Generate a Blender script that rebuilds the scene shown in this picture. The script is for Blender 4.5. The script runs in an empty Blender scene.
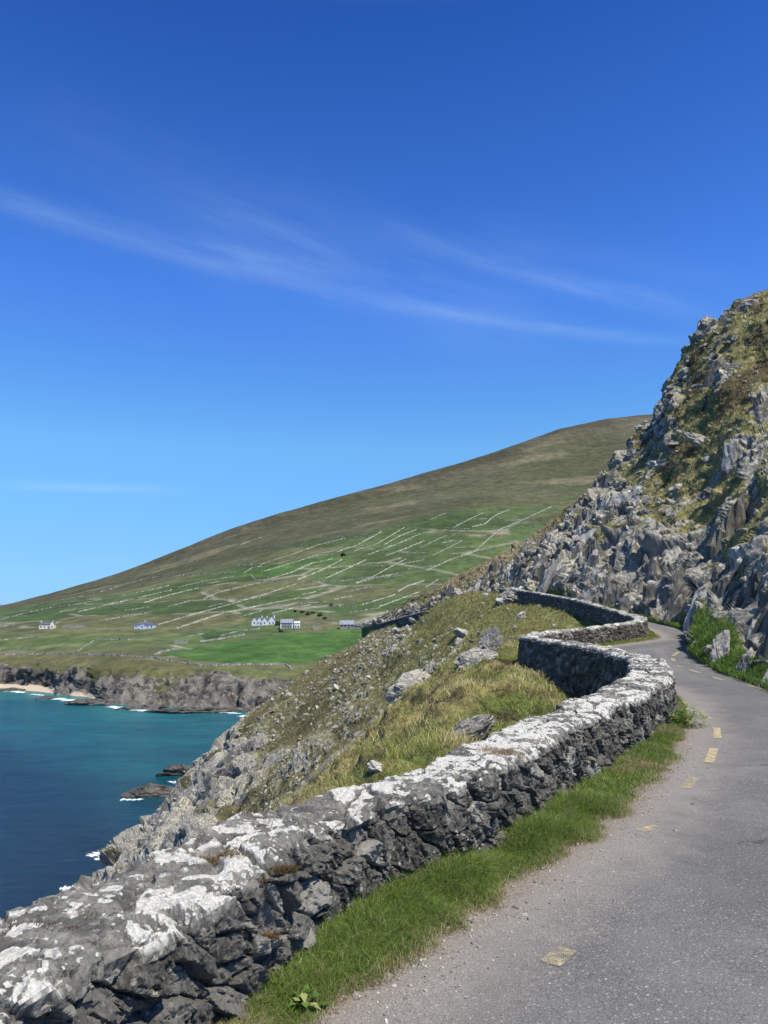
import bpy, math, random
import numpy as np
random.seed(7)
RNG = np.random.default_rng(11)
scn = bpy.context.scene
COL = scn.collection
F = 769.0
TH = math.atan(91/769)
SEA = -60.0
def ab(x, y):
    """photo pixel -> slopes X/Y and Z/Y of its sight line (camera at the origin)"""
    x = np.asarray(x, float); y = np.asarray(y, float)
    u = (x-384)/F; v = (512-y)/F
    c, s = math.cos(TH), math.sin(TH)
    d = c-v*s
    return u/d, (s+v*c)/d
def at_z(x, y, z):
    a, b = ab(x, y); Y = z/b
    return float(a*Y), float(Y)
def at_y(x, y, Y):
    a, b = ab(x, y)
    return float(a*Y), float(Y), float(b*Y)
# ------------------------------------------------------------------ noise
def _h(ix, iy, iz, s):
    n = (ix.astype(np.int64)*73856093) ^ (iy.astype(np.int64)*19349663) ^ (iz.astype(np.int64)*83492791) ^ (s*2654435761)
    n = n & 0xffffffff
    n = ((n ^ (n >> 15))*2246822519) & 0xffffffff
    n = ((n ^ (n >> 13))*3266489917) & 0xffffffff
    n = n ^ (n >> 16)
    return n.astype(np.float64)/4294967295.0
def vnoise(p, seed=0):
    i = np.floor(p); f = p-i; f = f*f*f*(f*(f*6-15)+10); i = i.astype(np.int64)
    r = 0
    for dx in (0, 1):
        wx = f[:, 0] if dx else 1-f[:, 0]
        for dy in (0, 1):
            wy = f[:, 1] if dy else 1-f[:, 1]
            for dz in (0, 1):
                wz = f[:, 2] if dz else 1-f[:, 2]
                r = r+wx*wy*wz*_h(i[:, 0]+dx, i[:, 1]+dy, i[:, 2]+dz, seed)
    return r*2-1
def fbm(p, oct=4, seed=0, gain=.5):
    a = 1; r = 0; t = 0
    for k in range(oct):
        r = r+a*vnoise(p*(2.03**k)+k*17.3, seed+k); t += a; a *= gain
    return r/t*1.6
def facets(p, seed=0, tilt=.9, jit=.95):
    """cell pattern: every cell is a tilted flat facet with its own height; returns height, edge distance, cell value"""
    i = np.floor(p).astype(np.int64); n = len(p)
    d1 = np.full(n, 9.); d2 = np.full(n, 9.); hh = np.zeros(n); cid = np.zeros(n)
    for dx in (-1, 0, 1):
        for dy in (-1, 0, 1):
            for dz in (-1, 0, 1):
                cx, cy, cz = i[:, 0]+dx, i[:, 1]+dy, i[:, 2]+dz
                r1 = _h(cx, cy, cz, seed+1); r2 = _h(cx, cy, cz, seed+2); r3 = _h(cx, cy, cz, seed+3)
                ox = p[:, 0]-(cx+.5+(r1-.5)*jit); oy = p[:, 1]-(cy+.5+(r2-.5)*jit); oz = p[:, 2]-(cz+.5+(r3-.5)*jit)
                d = np.sqrt(ox*ox+oy*oy+oz*oz)
                q = (r1*7.13+r2*3.7) % 1
                h = (q*2-1)+tilt*((r2*2-1)*ox*2+(r3*2-1)*oy*2+(r1*2-1)*oz*2)
                m = d < d1
                d2 = np.where(m, d1, np.minimum(d2, d))
                hh = np.where(m, h, hh); cid = np.where(m, (r1+r2*5+r3*9) % 1, cid)
                d1 = np.where(m, d, d1)
    return hh, d2-d1, cid
def sstep(a, b, x):
    t = np.clip((x-a)/(b-a), 0, 1); return t*t*(3-2*t)
# ------------------------------------------------------------------ mesh helpers
def link(o, parent=None):
    COL.objects.link(o)
    if parent is not None: o.parent = parent
    return o
def tag(o, label=None, cat=None, group=None, kind=None):
    if label: o['label'] = label
    if cat: o['category'] = cat
    if group: o['group'] = group
    if kind: o['kind'] = kind
    return o
def empty(name, loc, rz=0):
    o = bpy.data.objects.new(name, None); o.location = loc; o.rotation_euler = (0, 0, rz); return link(o)
def set_attr(me, name, arr):
    arr = np.asarray(arr, np.float32)
    if arr.ndim == 1:
        at = me.attributes.new(name, 'FLOAT', 'POINT'); at.data.foreach_set('value', arr)
    else:
        if arr.shape[1] == 3: arr = np.concatenate([arr, np.ones((len(arr), 1), np.float32)], 1)
        at = me.attributes.new(name, 'FLOAT_COLOR', 'POINT'); at.data.foreach_set('color', arr.ravel())
def raw_mesh(name, V, loops, starts, mat, parent=None, smooth=False, attrs=None):
    me = bpy.data.meshes.new(name)
    V = np.asarray(V, np.float32)
    me.vertices.add(len(V)); me.vertices.foreach_set('co', V.ravel())
    me.loops.add(len(loops)); me.loops.foreach_set('vertex_index', np.asarray(loops, np.int32))
    me.polygons.add(len(starts)); me.polygons.foreach_set('loop_start', np.asarray(starts, np.int32))
    me.update(calc_edges=True)
    me.polygons.foreach_set('use_smooth', np.full(len(starts), smooth))
    for k, v in (attrs or {}).items(): set_attr(me, k, v)
    me.materials.append(mat); me.validate()
    return link(bpy.data.objects.new(name, me), parent)
def grid_loops(nr, nc, flip=False, keep=None):
    r, c = np.meshgrid(np.arange(nr-1), np.arange(nc-1), indexing='ij')
    a = (r*nc+c).ravel(); q = np.stack([a, a+1, a+nc+1, a+nc], 1)
    if keep is not None: q = q[keep.ravel()]
    if flip: q = q[:, ::-1]
    return q.ravel(), np.arange(len(q))*4
def grid_mesh(name, P, mat, flip=False, smooth=False, attrs=None, parent=None, keep=None):
    nr, nc = P.shape[:2]
    L, S = grid_loops(nr, nc, flip, keep)
    return raw_mesh(name, P.reshape(-1, 3), L, S, mat, parent, smooth, attrs)
def grid_normals(P, flip=False):
    du = np.gradient(P, axis=1); dv = np.gradient(P, axis=0)
    n = np.cross(du, dv)
    if flip: n = -n
    return n/(np.linalg.norm(n, axis=2, keepdims=True)+1e-12)
def poly_obj(name, verts, faces, mat, parent=None, smooth=False):
    me = bpy.data.meshes.new(name); me.from_pydata([tuple(v) for v in verts], [], faces); me.update()
    if smooth: me.polygons.foreach_set('use_smooth', [True]*len(faces))
    me.materials.append(mat)
    return link(bpy.data.objects.new(name, me), parent)
class MB:
    def __init__(s): s.v = []; s.f = []
    def box(s, x0, x1, y0, y1, z0, z1):
        k = len(s.v); s.v += [(x, y, z) for z in (z0, z1) for y in (y0, y1) for x in (x0, x1)]
        s.f += [tuple(k+i for i in q) for q in ((0, 2, 3, 1), (4, 5, 7, 6), (0, 1, 5, 4), (2, 6, 7, 3), (0, 4, 6, 2), (1, 3, 7, 5))]; return s
    def faces(s, vs, fs):
        k = len(s.v); s.v += list(vs); s.f += [tuple(k+i for i in q) for q in fs]; return s
    def cyl(s, p0, p1, r0, r1, n=8):
        p0 = np.array(p0, float); p1 = np.array(p1, float); d = p1-p0; d /= np.linalg.norm(d)
        u = np.cross(d, (0, 0, 1) if abs(d[2]) < .9 else (1, 0, 0)); u /= np.linalg.norm(u); w = np.cross(d, u)
        k = len(s.v)
        for p, r in ((p0, r0), (p1, r1)):
            for j in range(n):
                t = 2*math.pi*j/n; s.v.append(tuple(p+r*(math.cos(t)*u+math.sin(t)*w)))
        for j in range(n): s.f.append((k+j, k+(j+1) % n, k+n+(j+1) % n, k+n+j))
        s.f.append(tuple(k+n+j for j in range(n))); s.f.append(tuple(k+j for j in range(n-1, -1, -1))); return s
    def build(s, name, mat, parent=None, smooth=False): return poly_obj(name, s.v, s.f, mat, parent, smooth)
# ------------------------------------------------------------------ materials
class NT:
    def __init__(s, name):
        s.m = bpy.data.materials.new(name); s.m.use_nodes = True; s.t = s.m.node_tree; s.t.nodes.clear()
        s.out = s.n('ShaderNodeOutputMaterial'); s.b = s.n('ShaderNodeBsdfPrincipled')
        s.t.links.new(s.b.outputs[0], s.out.inputs[0])
    def n(s, typ, **kw):
        n = s.t.nodes.new(typ)
        for k, v in kw.items(): setattr(n, k, v)
        return n
    def l(s, a, b): s.t.links.new(a, b)
    def put(s, sock, v):
        if isinstance(v, bpy.types.NodeSocket): s.l(v, sock)
        elif v is not None:
            if sock.type == 'RGBA' and len(v) == 3: v = (*v, 1)
            sock.default_value = v
    def attr(s, name, out='Fac'): return s.n('ShaderNodeAttribute', attribute_name=name).outputs[out]
    def pos(s): return s.n('ShaderNodeNewGeometry').outputs['Position']
    def map(s, v, scale=(1, 1, 1), rot=(0, 0, 0)):
        m = s.n('ShaderNodeMapping'); s.l(v, m.inputs['Vector']); m.inputs['Scale'].default_value = scale; m.inputs['Rotation'].default_value = rot; return m.outputs[0]
    def noise(s, v, scale, detail=4, rough=.55, dist=0):
        n = s.n('ShaderNodeTexNoise'); s.l(v, n.inputs['Vector']); n.inputs['Scale'].default_value = scale
        n.inputs['Detail'].default_value = detail; n.inputs['Roughness'].default_value = rough; n.inputs['Distortion'].default_value = dist
        return n.outputs['Fac']
    def voro(s, v, scale, feature='F1', out='Distance', rand=1):
        n = s.n('ShaderNodeTexVoronoi', feature=feature); s.l(v, n.inputs['Vector']); n.inputs['Scale'].default_value = scale
        n.inputs['Randomness'].default_value = rand
        return n.outputs[out]
    def ramp(s, v, lo, hi, a=0., b=1.):
        n = s.n('ShaderNodeMapRange', interpolation_type='SMOOTHSTEP'); s.put(n.inputs['Value'], v)
        for k, q in (('From Min', lo), ('From Max', hi), ('To Min', a), ('To Max', b)): s.put(n.inputs[k], q)
        return n.outputs[0]
    def math(s, op, a, b=None, c=None):
        n = s.n('ShaderNodeMath', operation=op)
        for k, q in enumerate((a, b, c)):
            if q is not None: s.put(n.inputs[k], q)
        return n.outputs[0]
    def mix(s, f, a, b, mode='MIX'):
        n = s.n('ShaderNodeMix', data_type='RGBA', blend_type=mode); s.put(n.inputs[0], f); s.put(n.inputs[6], a); s.put(n.inputs[7], b); return n.outputs[2]
    def bump(s, h, strength, dist, normal=None):
        n = s.n('ShaderNodeBump'); s.put(n.inputs['Height'], h); n.inputs['Strength'].default_value = strength; n.inputs['Distance'].default_value = dist
        if normal is not None: s.l(normal, n.inputs['Normal'])
        return n.outputs[0]
    def done(s, color, rough=.9, normal=None, spec=.2):
        s.put(s.b.inputs['Base Color'], color); s.put(s.b.inputs['Roughness'], rough)
        s.b.inputs['Specular IOR Level'].default_value = spec
        if normal is not None: s.l(normal, s.b.inputs['Normal'])
        return s.m
def plain(name, c, rough=.8, var=.15, scale=3, spec=.25):
    t = NT(name); p = t.pos(); f = t.noise(p, scale, 4)
    return t.done(t.mix(t.ramp(f, .35, .65), tuple(x*(1-var) for x in c), tuple(min(1, x*(1+var)) for x in c)), rough, None, spec)

def up_z(t):
    g = t.n('ShaderNodeNewGeometry'); s = t.n('ShaderNodeSeparateXYZ'); t.l(g.outputs['Normal'], s.inputs[0]); return s.outputs[2]

def rock_colors(t, p, k, dark=(.05, .05, .052), mid=(.16, .155, .145)):
    """slate: dark and mid grey streaks; k scales pattern frequency (1 = about a metre)"""
    pm = t.map(p, (1, 1, .45), (.25, .2, .3))
    n1 = t.noise(pm, 1.3*k, 7, .62, .6)
    n2 = t.noise(pm, 9*k, 4, .65)
    c = t.mix(t.ramp(n1, .36, .66), dark, mid)
    return t.mix(t.ramp(n2, .35, .75, 0, .55), c, (.25, .24, .22))

def mat_wall():
    t = NT('wall_stone'); p = t.pos(); top = t.attr('top'); cell = t.attr('cell'); cav = t.attr('cav')
    pm = t.map(p, (1, 1, .5), (.5, .3, .4))
    n1 = t.noise(pm, 9, 8, .65, .4); n2 = t.noise(p, 55, 5, .6)
    c = t.mix(t.ramp(n1, .35, .68), (.026, .024, .020), (.115, .106, .09))
    c = t.mix(t.ramp(cell, 0, 1, 0, .6), c, (.17, .16, .138))
    c = t.mix(t.ramp(cell, .74, .9, 0, .6), c, (.34, .32, .27))
    c = t.mix(t.ramp(n2, .5, .72, 0, .55), c, (.28, .262, .22))
    # crusty grey lichen on the road face, in small discs
    v2 = t.voro(p, 26); nf = t.noise(p, 3.1, 4, .6)
    sp = t.math('MULTIPLY', t.ramp(v2, .3, .22), t.ramp(nf, .5, .62))
    c = t.mix(t.math('MULTIPLY', sp, .75), c, (.44, .42, .36))
    # top bed: mid grey stone
    ct = t.mix(t.ramp(t.noise(p, 6, 7, .65), .35, .7), (.1, .094, .082), (.27, .255, .215))
    c = t.mix(t.ramp(top, .3, .8), c, ct)
    # white lichen discs merging into sheets on upward stone
    w = t.n('ShaderNodeTexNoise'); t.l(p, w.inputs['Vector']); w.inputs['Scale'].default_value = 22; w.inputs['Detail'].default_value = 3
    mx = t.n('ShaderNodeVectorMath', operation='MULTIPLY_ADD'); t.l(w.outputs['Color'], mx.inputs[0]); mx.inputs[1].default_value = (.05, .05, .05); t.l(p, mx.inputs[2])
    q = mx.outputs[0]
    lf = t.n('ShaderNodeMath', operation='ADD'); 
    v3 = t.voro(q, 11, 'SMOOTH_F1'); v4 = t.voro(q, 27)
    big = t.noise(p, 2.1, 4, .6)
    thr = t.ramp(big, .32, .68, .10, .70)
    a1 = t.math('SUBTRACT', thr, v3); a2 = t.math('SUBTRACT', t.math('MULTIPLY', thr, .75), v4)
    m = t.math('MAXIMUM', t.ramp(a1, -.015, .02), t.ramp(a2, -.02, .03))
    v5 = t.voro(q, 17); m5 = t.math('MULTIPLY', t.ramp(v5, .36, .30), t.ramp(t.noise(p, 3.3, 4, .6), .45, .55)); c = t.mix(t.math('MULTIPLY', m5, t.math('MULTIPLY', .6, top)), c, (.36, .345, .29))
    uz = t.ramp(up_z(t), .35, .7)
    m = t.math('MULTIPLY', m, t.math('MULTIPLY', t.ramp(top, .3, .75), t.ramp(cav, -.6, -.1)))
    m = t.math('MULTIPLY', m, t.math('ADD', t.math('MULTIPLY', uz, .75), .25))
    crust = t.mix(t.ramp(t.noise(p, 90, 4, .7), .35, .7), (.46, .44, .385), (.74, .71, .63))
    c = t.mix(m, c, crust)
    o = t.math('MULTIPLY', t.ramp(t.noise(p, 4.7, 3), .66, .72), t.ramp(t.noise(p, 40, 3), .45, .6))
    c = t.mix(t.math('MULTIPLY', o, .6), c, (.2, .12, .05))
    h = t.math('ADD', t.math('ADD', n1, t.math('MULTIPLY', n2, .35)), t.math('MULTIPLY', m, .12))
    fr = t.voro(t.map(p, (1, 1, .55), (.5, .35, .4)), 30, 'F1')
    h = t.math('ADD', h, t.math('ADD', t.math('MULTIPLY', t.noise(pm, 28, 6, .7), .6), t.math('MULTIPLY', fr, .5))); return t.done(c, .9, t.bump(h, 1.0, .03), .2)

def mat_terrain():
    """attributes: rock 0..1, veg colour rgb, cell"""
    t = NT('hillside'); p = t.pos(); rk = t.attr('rock'); cell = t.attr('cell'); k = t.attr('k')
    veg = t.attr('veg', 'Color')
    pv = t.n('ShaderNodeVectorMath', operation='SCALE'); t.l(p, pv.inputs[0]); t.l(k, pv.inputs['Scale']); q = pv.outputs[0]
    pm = t.map(p, (1, 1, .4), (.25, .2, .3))
    n1 = t.noise(pm, .9, 8, .68, .5); n2 = t.noise(pm, 5, 6, .65)
    c = t.mix(t.ramp(n1, .36, .64), (.088, .08, .066), (.29, .268, .222))
    c = t.mix(t.ramp(cell, .2, 1, 0, .5), c, (.3, .28, .235))
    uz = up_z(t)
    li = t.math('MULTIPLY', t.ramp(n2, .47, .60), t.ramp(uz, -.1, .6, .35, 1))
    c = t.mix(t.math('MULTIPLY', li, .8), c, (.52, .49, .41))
    och = t.ramp(t.noise(p, .5, 5, .6), .55, .7, 0, .35)
    c = t.mix(och, c, (.23, .2, .13))
    # vegetation
    m1 = t.noise(p, 2.2, 6, .7); m2 = t.noise(p, 9, 5, .75); m3 = t.noise(p, .35, 5, .6)
    v = t.mix(t.ramp(m1, .38, .66), t.mix(1.0, veg, (.5, .5, .5), 'MULTIPLY'), t.mix(1.0, veg, (1.45, 1.4, 1.3), 'MULTIPLY'))
    v = t.mix(t.ramp(m2, .4, .7, 0, .5), v, t.mix(.5, veg, (.27, .24, .12)))
    v = t.mix(t.ramp(m3, .55, .72, 0, .7), v, (.085, .065, .04))
    e = t.math('ADD', rk, t.math('MULTIPLY', t.math('SUBTRACT', n2, .5), .9))
    f = t.ramp(e, .42, .58)
    c = t.mix(f, v, c)
    h = t.math('ADD', t.math('MULTIPLY', n2, 1), t.math('MULTIPLY', m2, .5))
    return t.done(c, .92, t.bump(h, .9, .18), .15)

def mat_far():
    t = NT('far_land'); p = t.pos(); rk = t.attr('rock'); veg = t.attr('veg', 'Color')
    n1 = t.noise(t.map(p, (1, 1, .5)), .12, 7, .68, .6); n2 = t.noise(p, .5, 5, .65)
    c = t.mix(t.ramp(n1, .36, .6), (.04, .036, .031), (.17, .155, .13))
    c = t.mix(t.ramp(n2, .56, .68, 0, .6), c, (.4, .37, .31))
    m1 = t.noise(p, .05, 8, .78); m2 = t.noise(p, .25, 6, .8)
    v = t.mix(t.ramp(m1, .35, .68), t.mix(1.0, veg, (.6, .63, .65), 'MULTIPLY'), t.mix(1.0, veg, (1.28, 1.22, 1.2), 'MULTIPLY'))
    v = t.mix(t.ramp(m2, .5, .7, 0, .5), v, t.mix(.6, veg, (.17, .15, .085))); v = t.mix(t.ramp(t.noise(p, .11, 6, .8), .5, .66, 0, .5), v, (.035, .04, .02))
    f = t.ramp(t.math('ADD', rk, t.math('MULTIPLY', t.math('SUBTRACT', n2, .5), .9)), .42, .58)
    c = t.mix(f, v, c)
    c = t.mix(t.attr('sand'), c, t.mix(n2, (.42, .33, .24), (.55, .45, .34)))
    return t.done(c, .95, t.bump(t.math('ADD', n1, m2), .6, 1.0), .1)

def mat_road():
    t = NT('asphalt'); p = t.pos(); e = t.attr('edge'); ve = t.attr('verge')
    fine = t.noise(p, 130, 3, .7); sp = t.voro(p, 120, 'F1', 'Color'); sv = t.voro(p, 120)
    med = t.noise(p, 2.2, 6, .65); big = t.noise(p, .55, 4, .6, .5)
    c = t.mix(t.ramp(fine, .3, .7), (.068, .064, .059), (.195, .186, .172))
    sepc = t.n('ShaderNodeSeparateColor'); t.l(sp, sepc.inputs[0])
    c = t.mix(t.ramp(sepc.outputs[0], .94, .97, 0, .7), c, (.36, .34, .33))
    c = t.mix(t.ramp(sepc.outputs[1], .85, .92, 0, .6), c, (.045, .042, .043))
    chips = t.math('MULTIPLY', t.ramp(t.voro(p, 16), .10, .06), t.ramp(t.noise(p, 5, 3), .5, .6))
    c = t.mix(chips, c, (.55, .53, .5))
    c = t.mix(t.ramp(med, .3, .72, 0, .28), c, (.25, .235, .21))
    c = t.mix(t.ramp(big, .42, .6, 0, .3), c, (.072, .068, .063))
    ck = t.n('ShaderNodeVectorMath', operation='MULTIPLY_ADD'); wn = t.n('ShaderNodeTexNoise'); t.l(p, wn.inputs['Vector']); wn.inputs['Scale'].default_value = 2.5; wn.inputs['Detail'].default_value = 5
    t.l(wn.outputs['Color'], ck.inputs[0]); ck.inputs[1].default_value = (.5, .5, .5); t.l(p, ck.inputs[2])
    crk = t.math('MULTIPLY', t.ramp(t.voro(ck.outputs[0], .8, 'DISTANCE_TO_EDGE'), .012, .004), t.ramp(t.noise(p, .9, 2), .5, .6))
    c = t.mix(t.math('MULTIPLY', crk, .6), c, (.03, .028, .026))
    c = t.mix(t.ramp(t.math('ABSOLUTE', t.math('SUBTRACT', e, 1.25)), .3, .05, 0, .22), c, (.26, .25, .23))
    # pale dusty grit along the verge
    w = t.math('ADD', e, t.math('MULTIPLY', t.math('SUBTRACT', t.noise(p, 2.6, 6, .7), .5), .75))
    grit = t.mix(t.ramp(fine, .35, .68), (.17, .152, .13), (.36, .328, .285))
    c = t.mix(t.ramp(w, .6, .1, 0, .8), c, grit)
    w2 = t.math('ADD', ve, t.math('MULTIPLY', t.math('SUBTRACT', t.noise(p, 14, 5, .7), .5), .3))
    dirt = t.mix(t.ramp(t.noise(p, 60, 4, .7), .35, .65), (.1, .08, .055), (.3, .25, .19))
    c = t.mix(t.ramp(w2, .22, -.04, 0, .9), c, dirt)
    h = t.math('ADD', fine, t.math('MULTIPLY', sv, .6))
    return t.done(c, .85, t.bump(h, .7, .006), .3)

def mat_paint():
    t = NT('yellow_paint'); p = t.pos(); wear = t.attr('wear')
    f = t.noise(p, 170, 4, .8); g = t.noise(p, 16, 4)
    c = t.mix(t.ramp(f, .3, .7), (.36, .29, .15), (.56, .47, .27))
    t.put(t.b.inputs['Base Color'], c); t.b.inputs['Roughness'].default_value = .75
    a = t.math('ADD', t.math('ADD', t.math('MULTIPLY', f, .75), t.math('MULTIPLY', g, .4)), wear)
    t.l(t.ramp(a, .57, .77), t.b.inputs['Alpha'])
    return t.m

def mat_blade(name, spec=.25):
    t = NT(name); c = t.attr('bc', 'Color')
    t.b.inputs['Subsurface Weight'].default_value = 0
    t.done(c, .55, None, spec)
    tr = t.n('ShaderNodeBsdfTranslucent'); t.l(c, tr.inputs[0])
    mx = t.n('ShaderNodeMixShader'); mx.inputs[0].default_value = .35
    t.l(t.b.outputs[0], mx.inputs[1]); t.l(tr.outputs[0], mx.inputs[2]); t.l(mx.outputs[0], t.out.inputs[0])
    return t.m

def mat_sea():
    t = NT('sea'); p = t.pos(); veg = t.attr('wc', 'Color')
    n = t.noise(t.map(p, (.7, 1.6, 1)), .022, 5, .6, .4)
    c = t.mix(t.ramp(n, .35, .65), t.mix(1.0, veg, (.75, .8, .85), 'MULTIPLY'), t.mix(1.0, veg, (1.2, 1.2, 1.15), 'MULTIPLY'))
    n5 = t.noise(t.map(p, (.5, 1.8, 1)), .16, 5, .65, .2); c = t.mix(t.ramp(n5, .4, .65, 0, .45), c, t.mix(1.0, c, (.45, .5, .6), 'MULTIPLY'))
    w = t.noise(t.map(p, (.6, 1.3, 1), (0, 0, .35)), .35, 7, .65, .3)
    w2 = t.noise(t.map(p, (.6, 1.3, 1), (0, 0, -.2)), .07, 3, .5)
    cap = t.math('MULTIPLY', t.ramp(t.noise(t.map(p, (.35, 1.6, 1)), .5, 4, .6), .73, .78), .5)
    c = t.mix(cap, c, (.6, .65, .65))
    return t.done(c, .25, t.bump(t.math('ADD', w, t.math('MULTIPLY', w2, 1.5)), .8, 2.2), .3)

def mat_foam():
    t = NT('foam'); p = t.pos()
    f = t.noise(p, .45, 6, .7, .5); e = t.attr('e')
    t.put(t.b.inputs['Base Color'], (.75, .8, .8)); t.b.inputs['Roughness'].default_value = .8
    t.l(t.ramp(t.math('ADD', f, t.math('MULTIPLY', e, .5)), .60, .88), t.b.inputs['Alpha'])
    return t.m

M_WALL = mat_wall(); M_TER = mat_terrain(); M_FAR = mat_far(); M_ROAD = mat_road(); M_PAINT = mat_paint()
M_BLADE = mat_blade('grass_blades'); M_SEA = mat_sea(); M_FOAM = mat_foam()
M_FWALL = plain('field_wall_stone', (.36, .34, .275), .9, .35, .2)
M_FWALL2 = plain('dark_field_wall_stone', (.27, .26, .23), .9, .4, .25)

def rock_dirs(d, seed, planes=15, rough=.05):
    g = np.random.default_rng(seed*7+1); nn = g.normal(size=(planes, 3)); nn /= np.linalg.norm(nn, axis=1, keepdims=True)
    hk = g.uniform(.62, 1.0, planes); q = d@nn.T; rr = np.where(q > .15, hk/np.maximum(q, .15), 9).min(1)
    return d*np.minimum(rr, 1.35)[:, None]*(1+rough*fbm(d*4+seed, 4, seed)[:, None])
def block_dirs(d, seed, rough=.05):
    """a roughly brick shaped lump with skewed, chipped faces"""
    g = np.random.default_rng(seed*13+5)
    nn = np.array([(1, 0, 0), (-1, 0, 0), (0, 1, 0), (0, -1, 0), (0, 0, 1), (0, 0, -1)], float)+g.normal(0, .2, (6, 3))
    ex = g.normal(size=(5, 3)); nn = np.concatenate([nn, ex]); nn /= np.linalg.norm(nn, axis=1, keepdims=True)
    hk = np.concatenate([g.uniform(.55, .85, 6), g.uniform(.75, 1.05, 5)]); q = d@nn.T; rr = np.where(q > .12, hk/np.maximum(q, .12), 9).min(1)
    return d*np.minimum(rr, 1.3)[:, None]*(1+rough*fbm(d*5+seed, 4, seed)[:, None])
def rock_blocks(name, pts, S, lean, tones, mat, seed=3, n=12, rough=.10):
    """many angular slabs; S (n,3) half sizes, lean = tilt about Y (to the right), plus random yaw"""
    m = n*2; u = np.linspace(0, 2*np.pi, m+1)[:-1]; v = np.linspace(.12, np.pi-.12, n); U, V_ = np.meshgrid(u, v)
    d_ = np.stack([np.sin(V_)*np.cos(U), np.sin(V_)*np.sin(U), np.cos(V_)], 2).reshape(-1, 3)
    T_ = []
    for k in range(14):
        b = block_dirs(d_, seed+k, rough); T_.append(b)
    T_ = np.array(T_); N_ = len(pts); B = T_[RNG.integers(0, 14, N_)]*S[:, None, :]
    yaw = RNG.normal(0, .45, N_); pit = RNG.normal(0, .18, N_)
    c, s_ = np.cos(pit)[:, None], np.sin(pit)[:, None]; x, y, z = B[:, :, 0], B[:, :, 1], B[:, :, 2]; y, z = y*c-z*s_, y*s_+z*c
    c, s_ = np.cos(lean)[:, None], np.sin(lean)[:, None]; x, z = x*c+z*s_, -x*s_+z*c
    c, s_ = np.cos(yaw)[:, None], np.sin(yaw)[:, None]; x, y = x*c-y*s_, x*s_+y*c
    V = np.stack([x, y, z], 2)+pts[:, None, :]; nv = m*n
    fq = np.array([(i*m+j, (i+1)*m+j, (i+1)*m+(j+1) % m, i*m+(j+1) % m) for i in range(n-1) for j in range(m)])
    Q = (fq[None]+np.arange(N_)[:, None, None]*nv).reshape(-1, 4)
    caps = np.array([list(range(m)), list(range(nv-1, nv-m-1, -1))]); C_ = (caps[None]+np.arange(N_)[:, None, None]*nv).reshape(-1, m)
    return raw_mesh(name, V.reshape(-1, 3), np.concatenate([Q.ravel(), C_.ravel()]), np.concatenate([np.arange(len(Q))*4, len(Q)*4+np.arange(len(C_))*m]), mat, attrs={'tone': np.repeat(tones, nv)})
# ------------------------------------------------------------------ curve based land sheets
def curve_sheet(curves, cols_a, rows):
    """curves: list of functions a->(Y,Z). Catmull-Rom along the list in each column"""
    Yk = np.stack([c(cols_a)[0] for c in curves]); Zk = np.stack([c(cols_a)[1] for c in curves])
    K = len(curves); t = np.linspace(0, K-1, rows) if np.isscalar(rows) else np.asarray(rows)
    i = np.clip(np.floor(t).astype(int), 0, K-2); f = (t-i)[:, None]
    def cr(A):
        p0 = A[np.clip(i-1, 0, K-1)]; p1 = A[i]; p2 = A[i+1]; p3 = A[np.clip(i+2, 0, K-1)]
        m1 = (p2-p0)/2; m2 = (p3-p1)/2
        d = p2-p1
        lim = 2.2*np.abs(d); m1 = np.clip(m1, -lim, lim); m2 = np.clip(m2, -lim, lim)
        return (2*f**3-3*f**2+1)*p1+(f**3-2*f**2+f)*m1+(-2*f**3+3*f**2)*p2+(f**3-f**2)*m2
    return cr(Yk), cr(Zk), t
def pix_curve(pts, smooth=0):
    """pts: (px, py, Y)"""
    P = np.array(pts, float); a, b = ab(P[:, 0], P[:, 1]); Y = P[:, 2]
    o = np.argsort(a)
    def f(A):
        Yi = np.exp(np.interp(A, a[o], np.log(Y[o]))); bi = np.interp(A, a[o], b[o]); return Yi, bi*Yi
    return f

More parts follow.
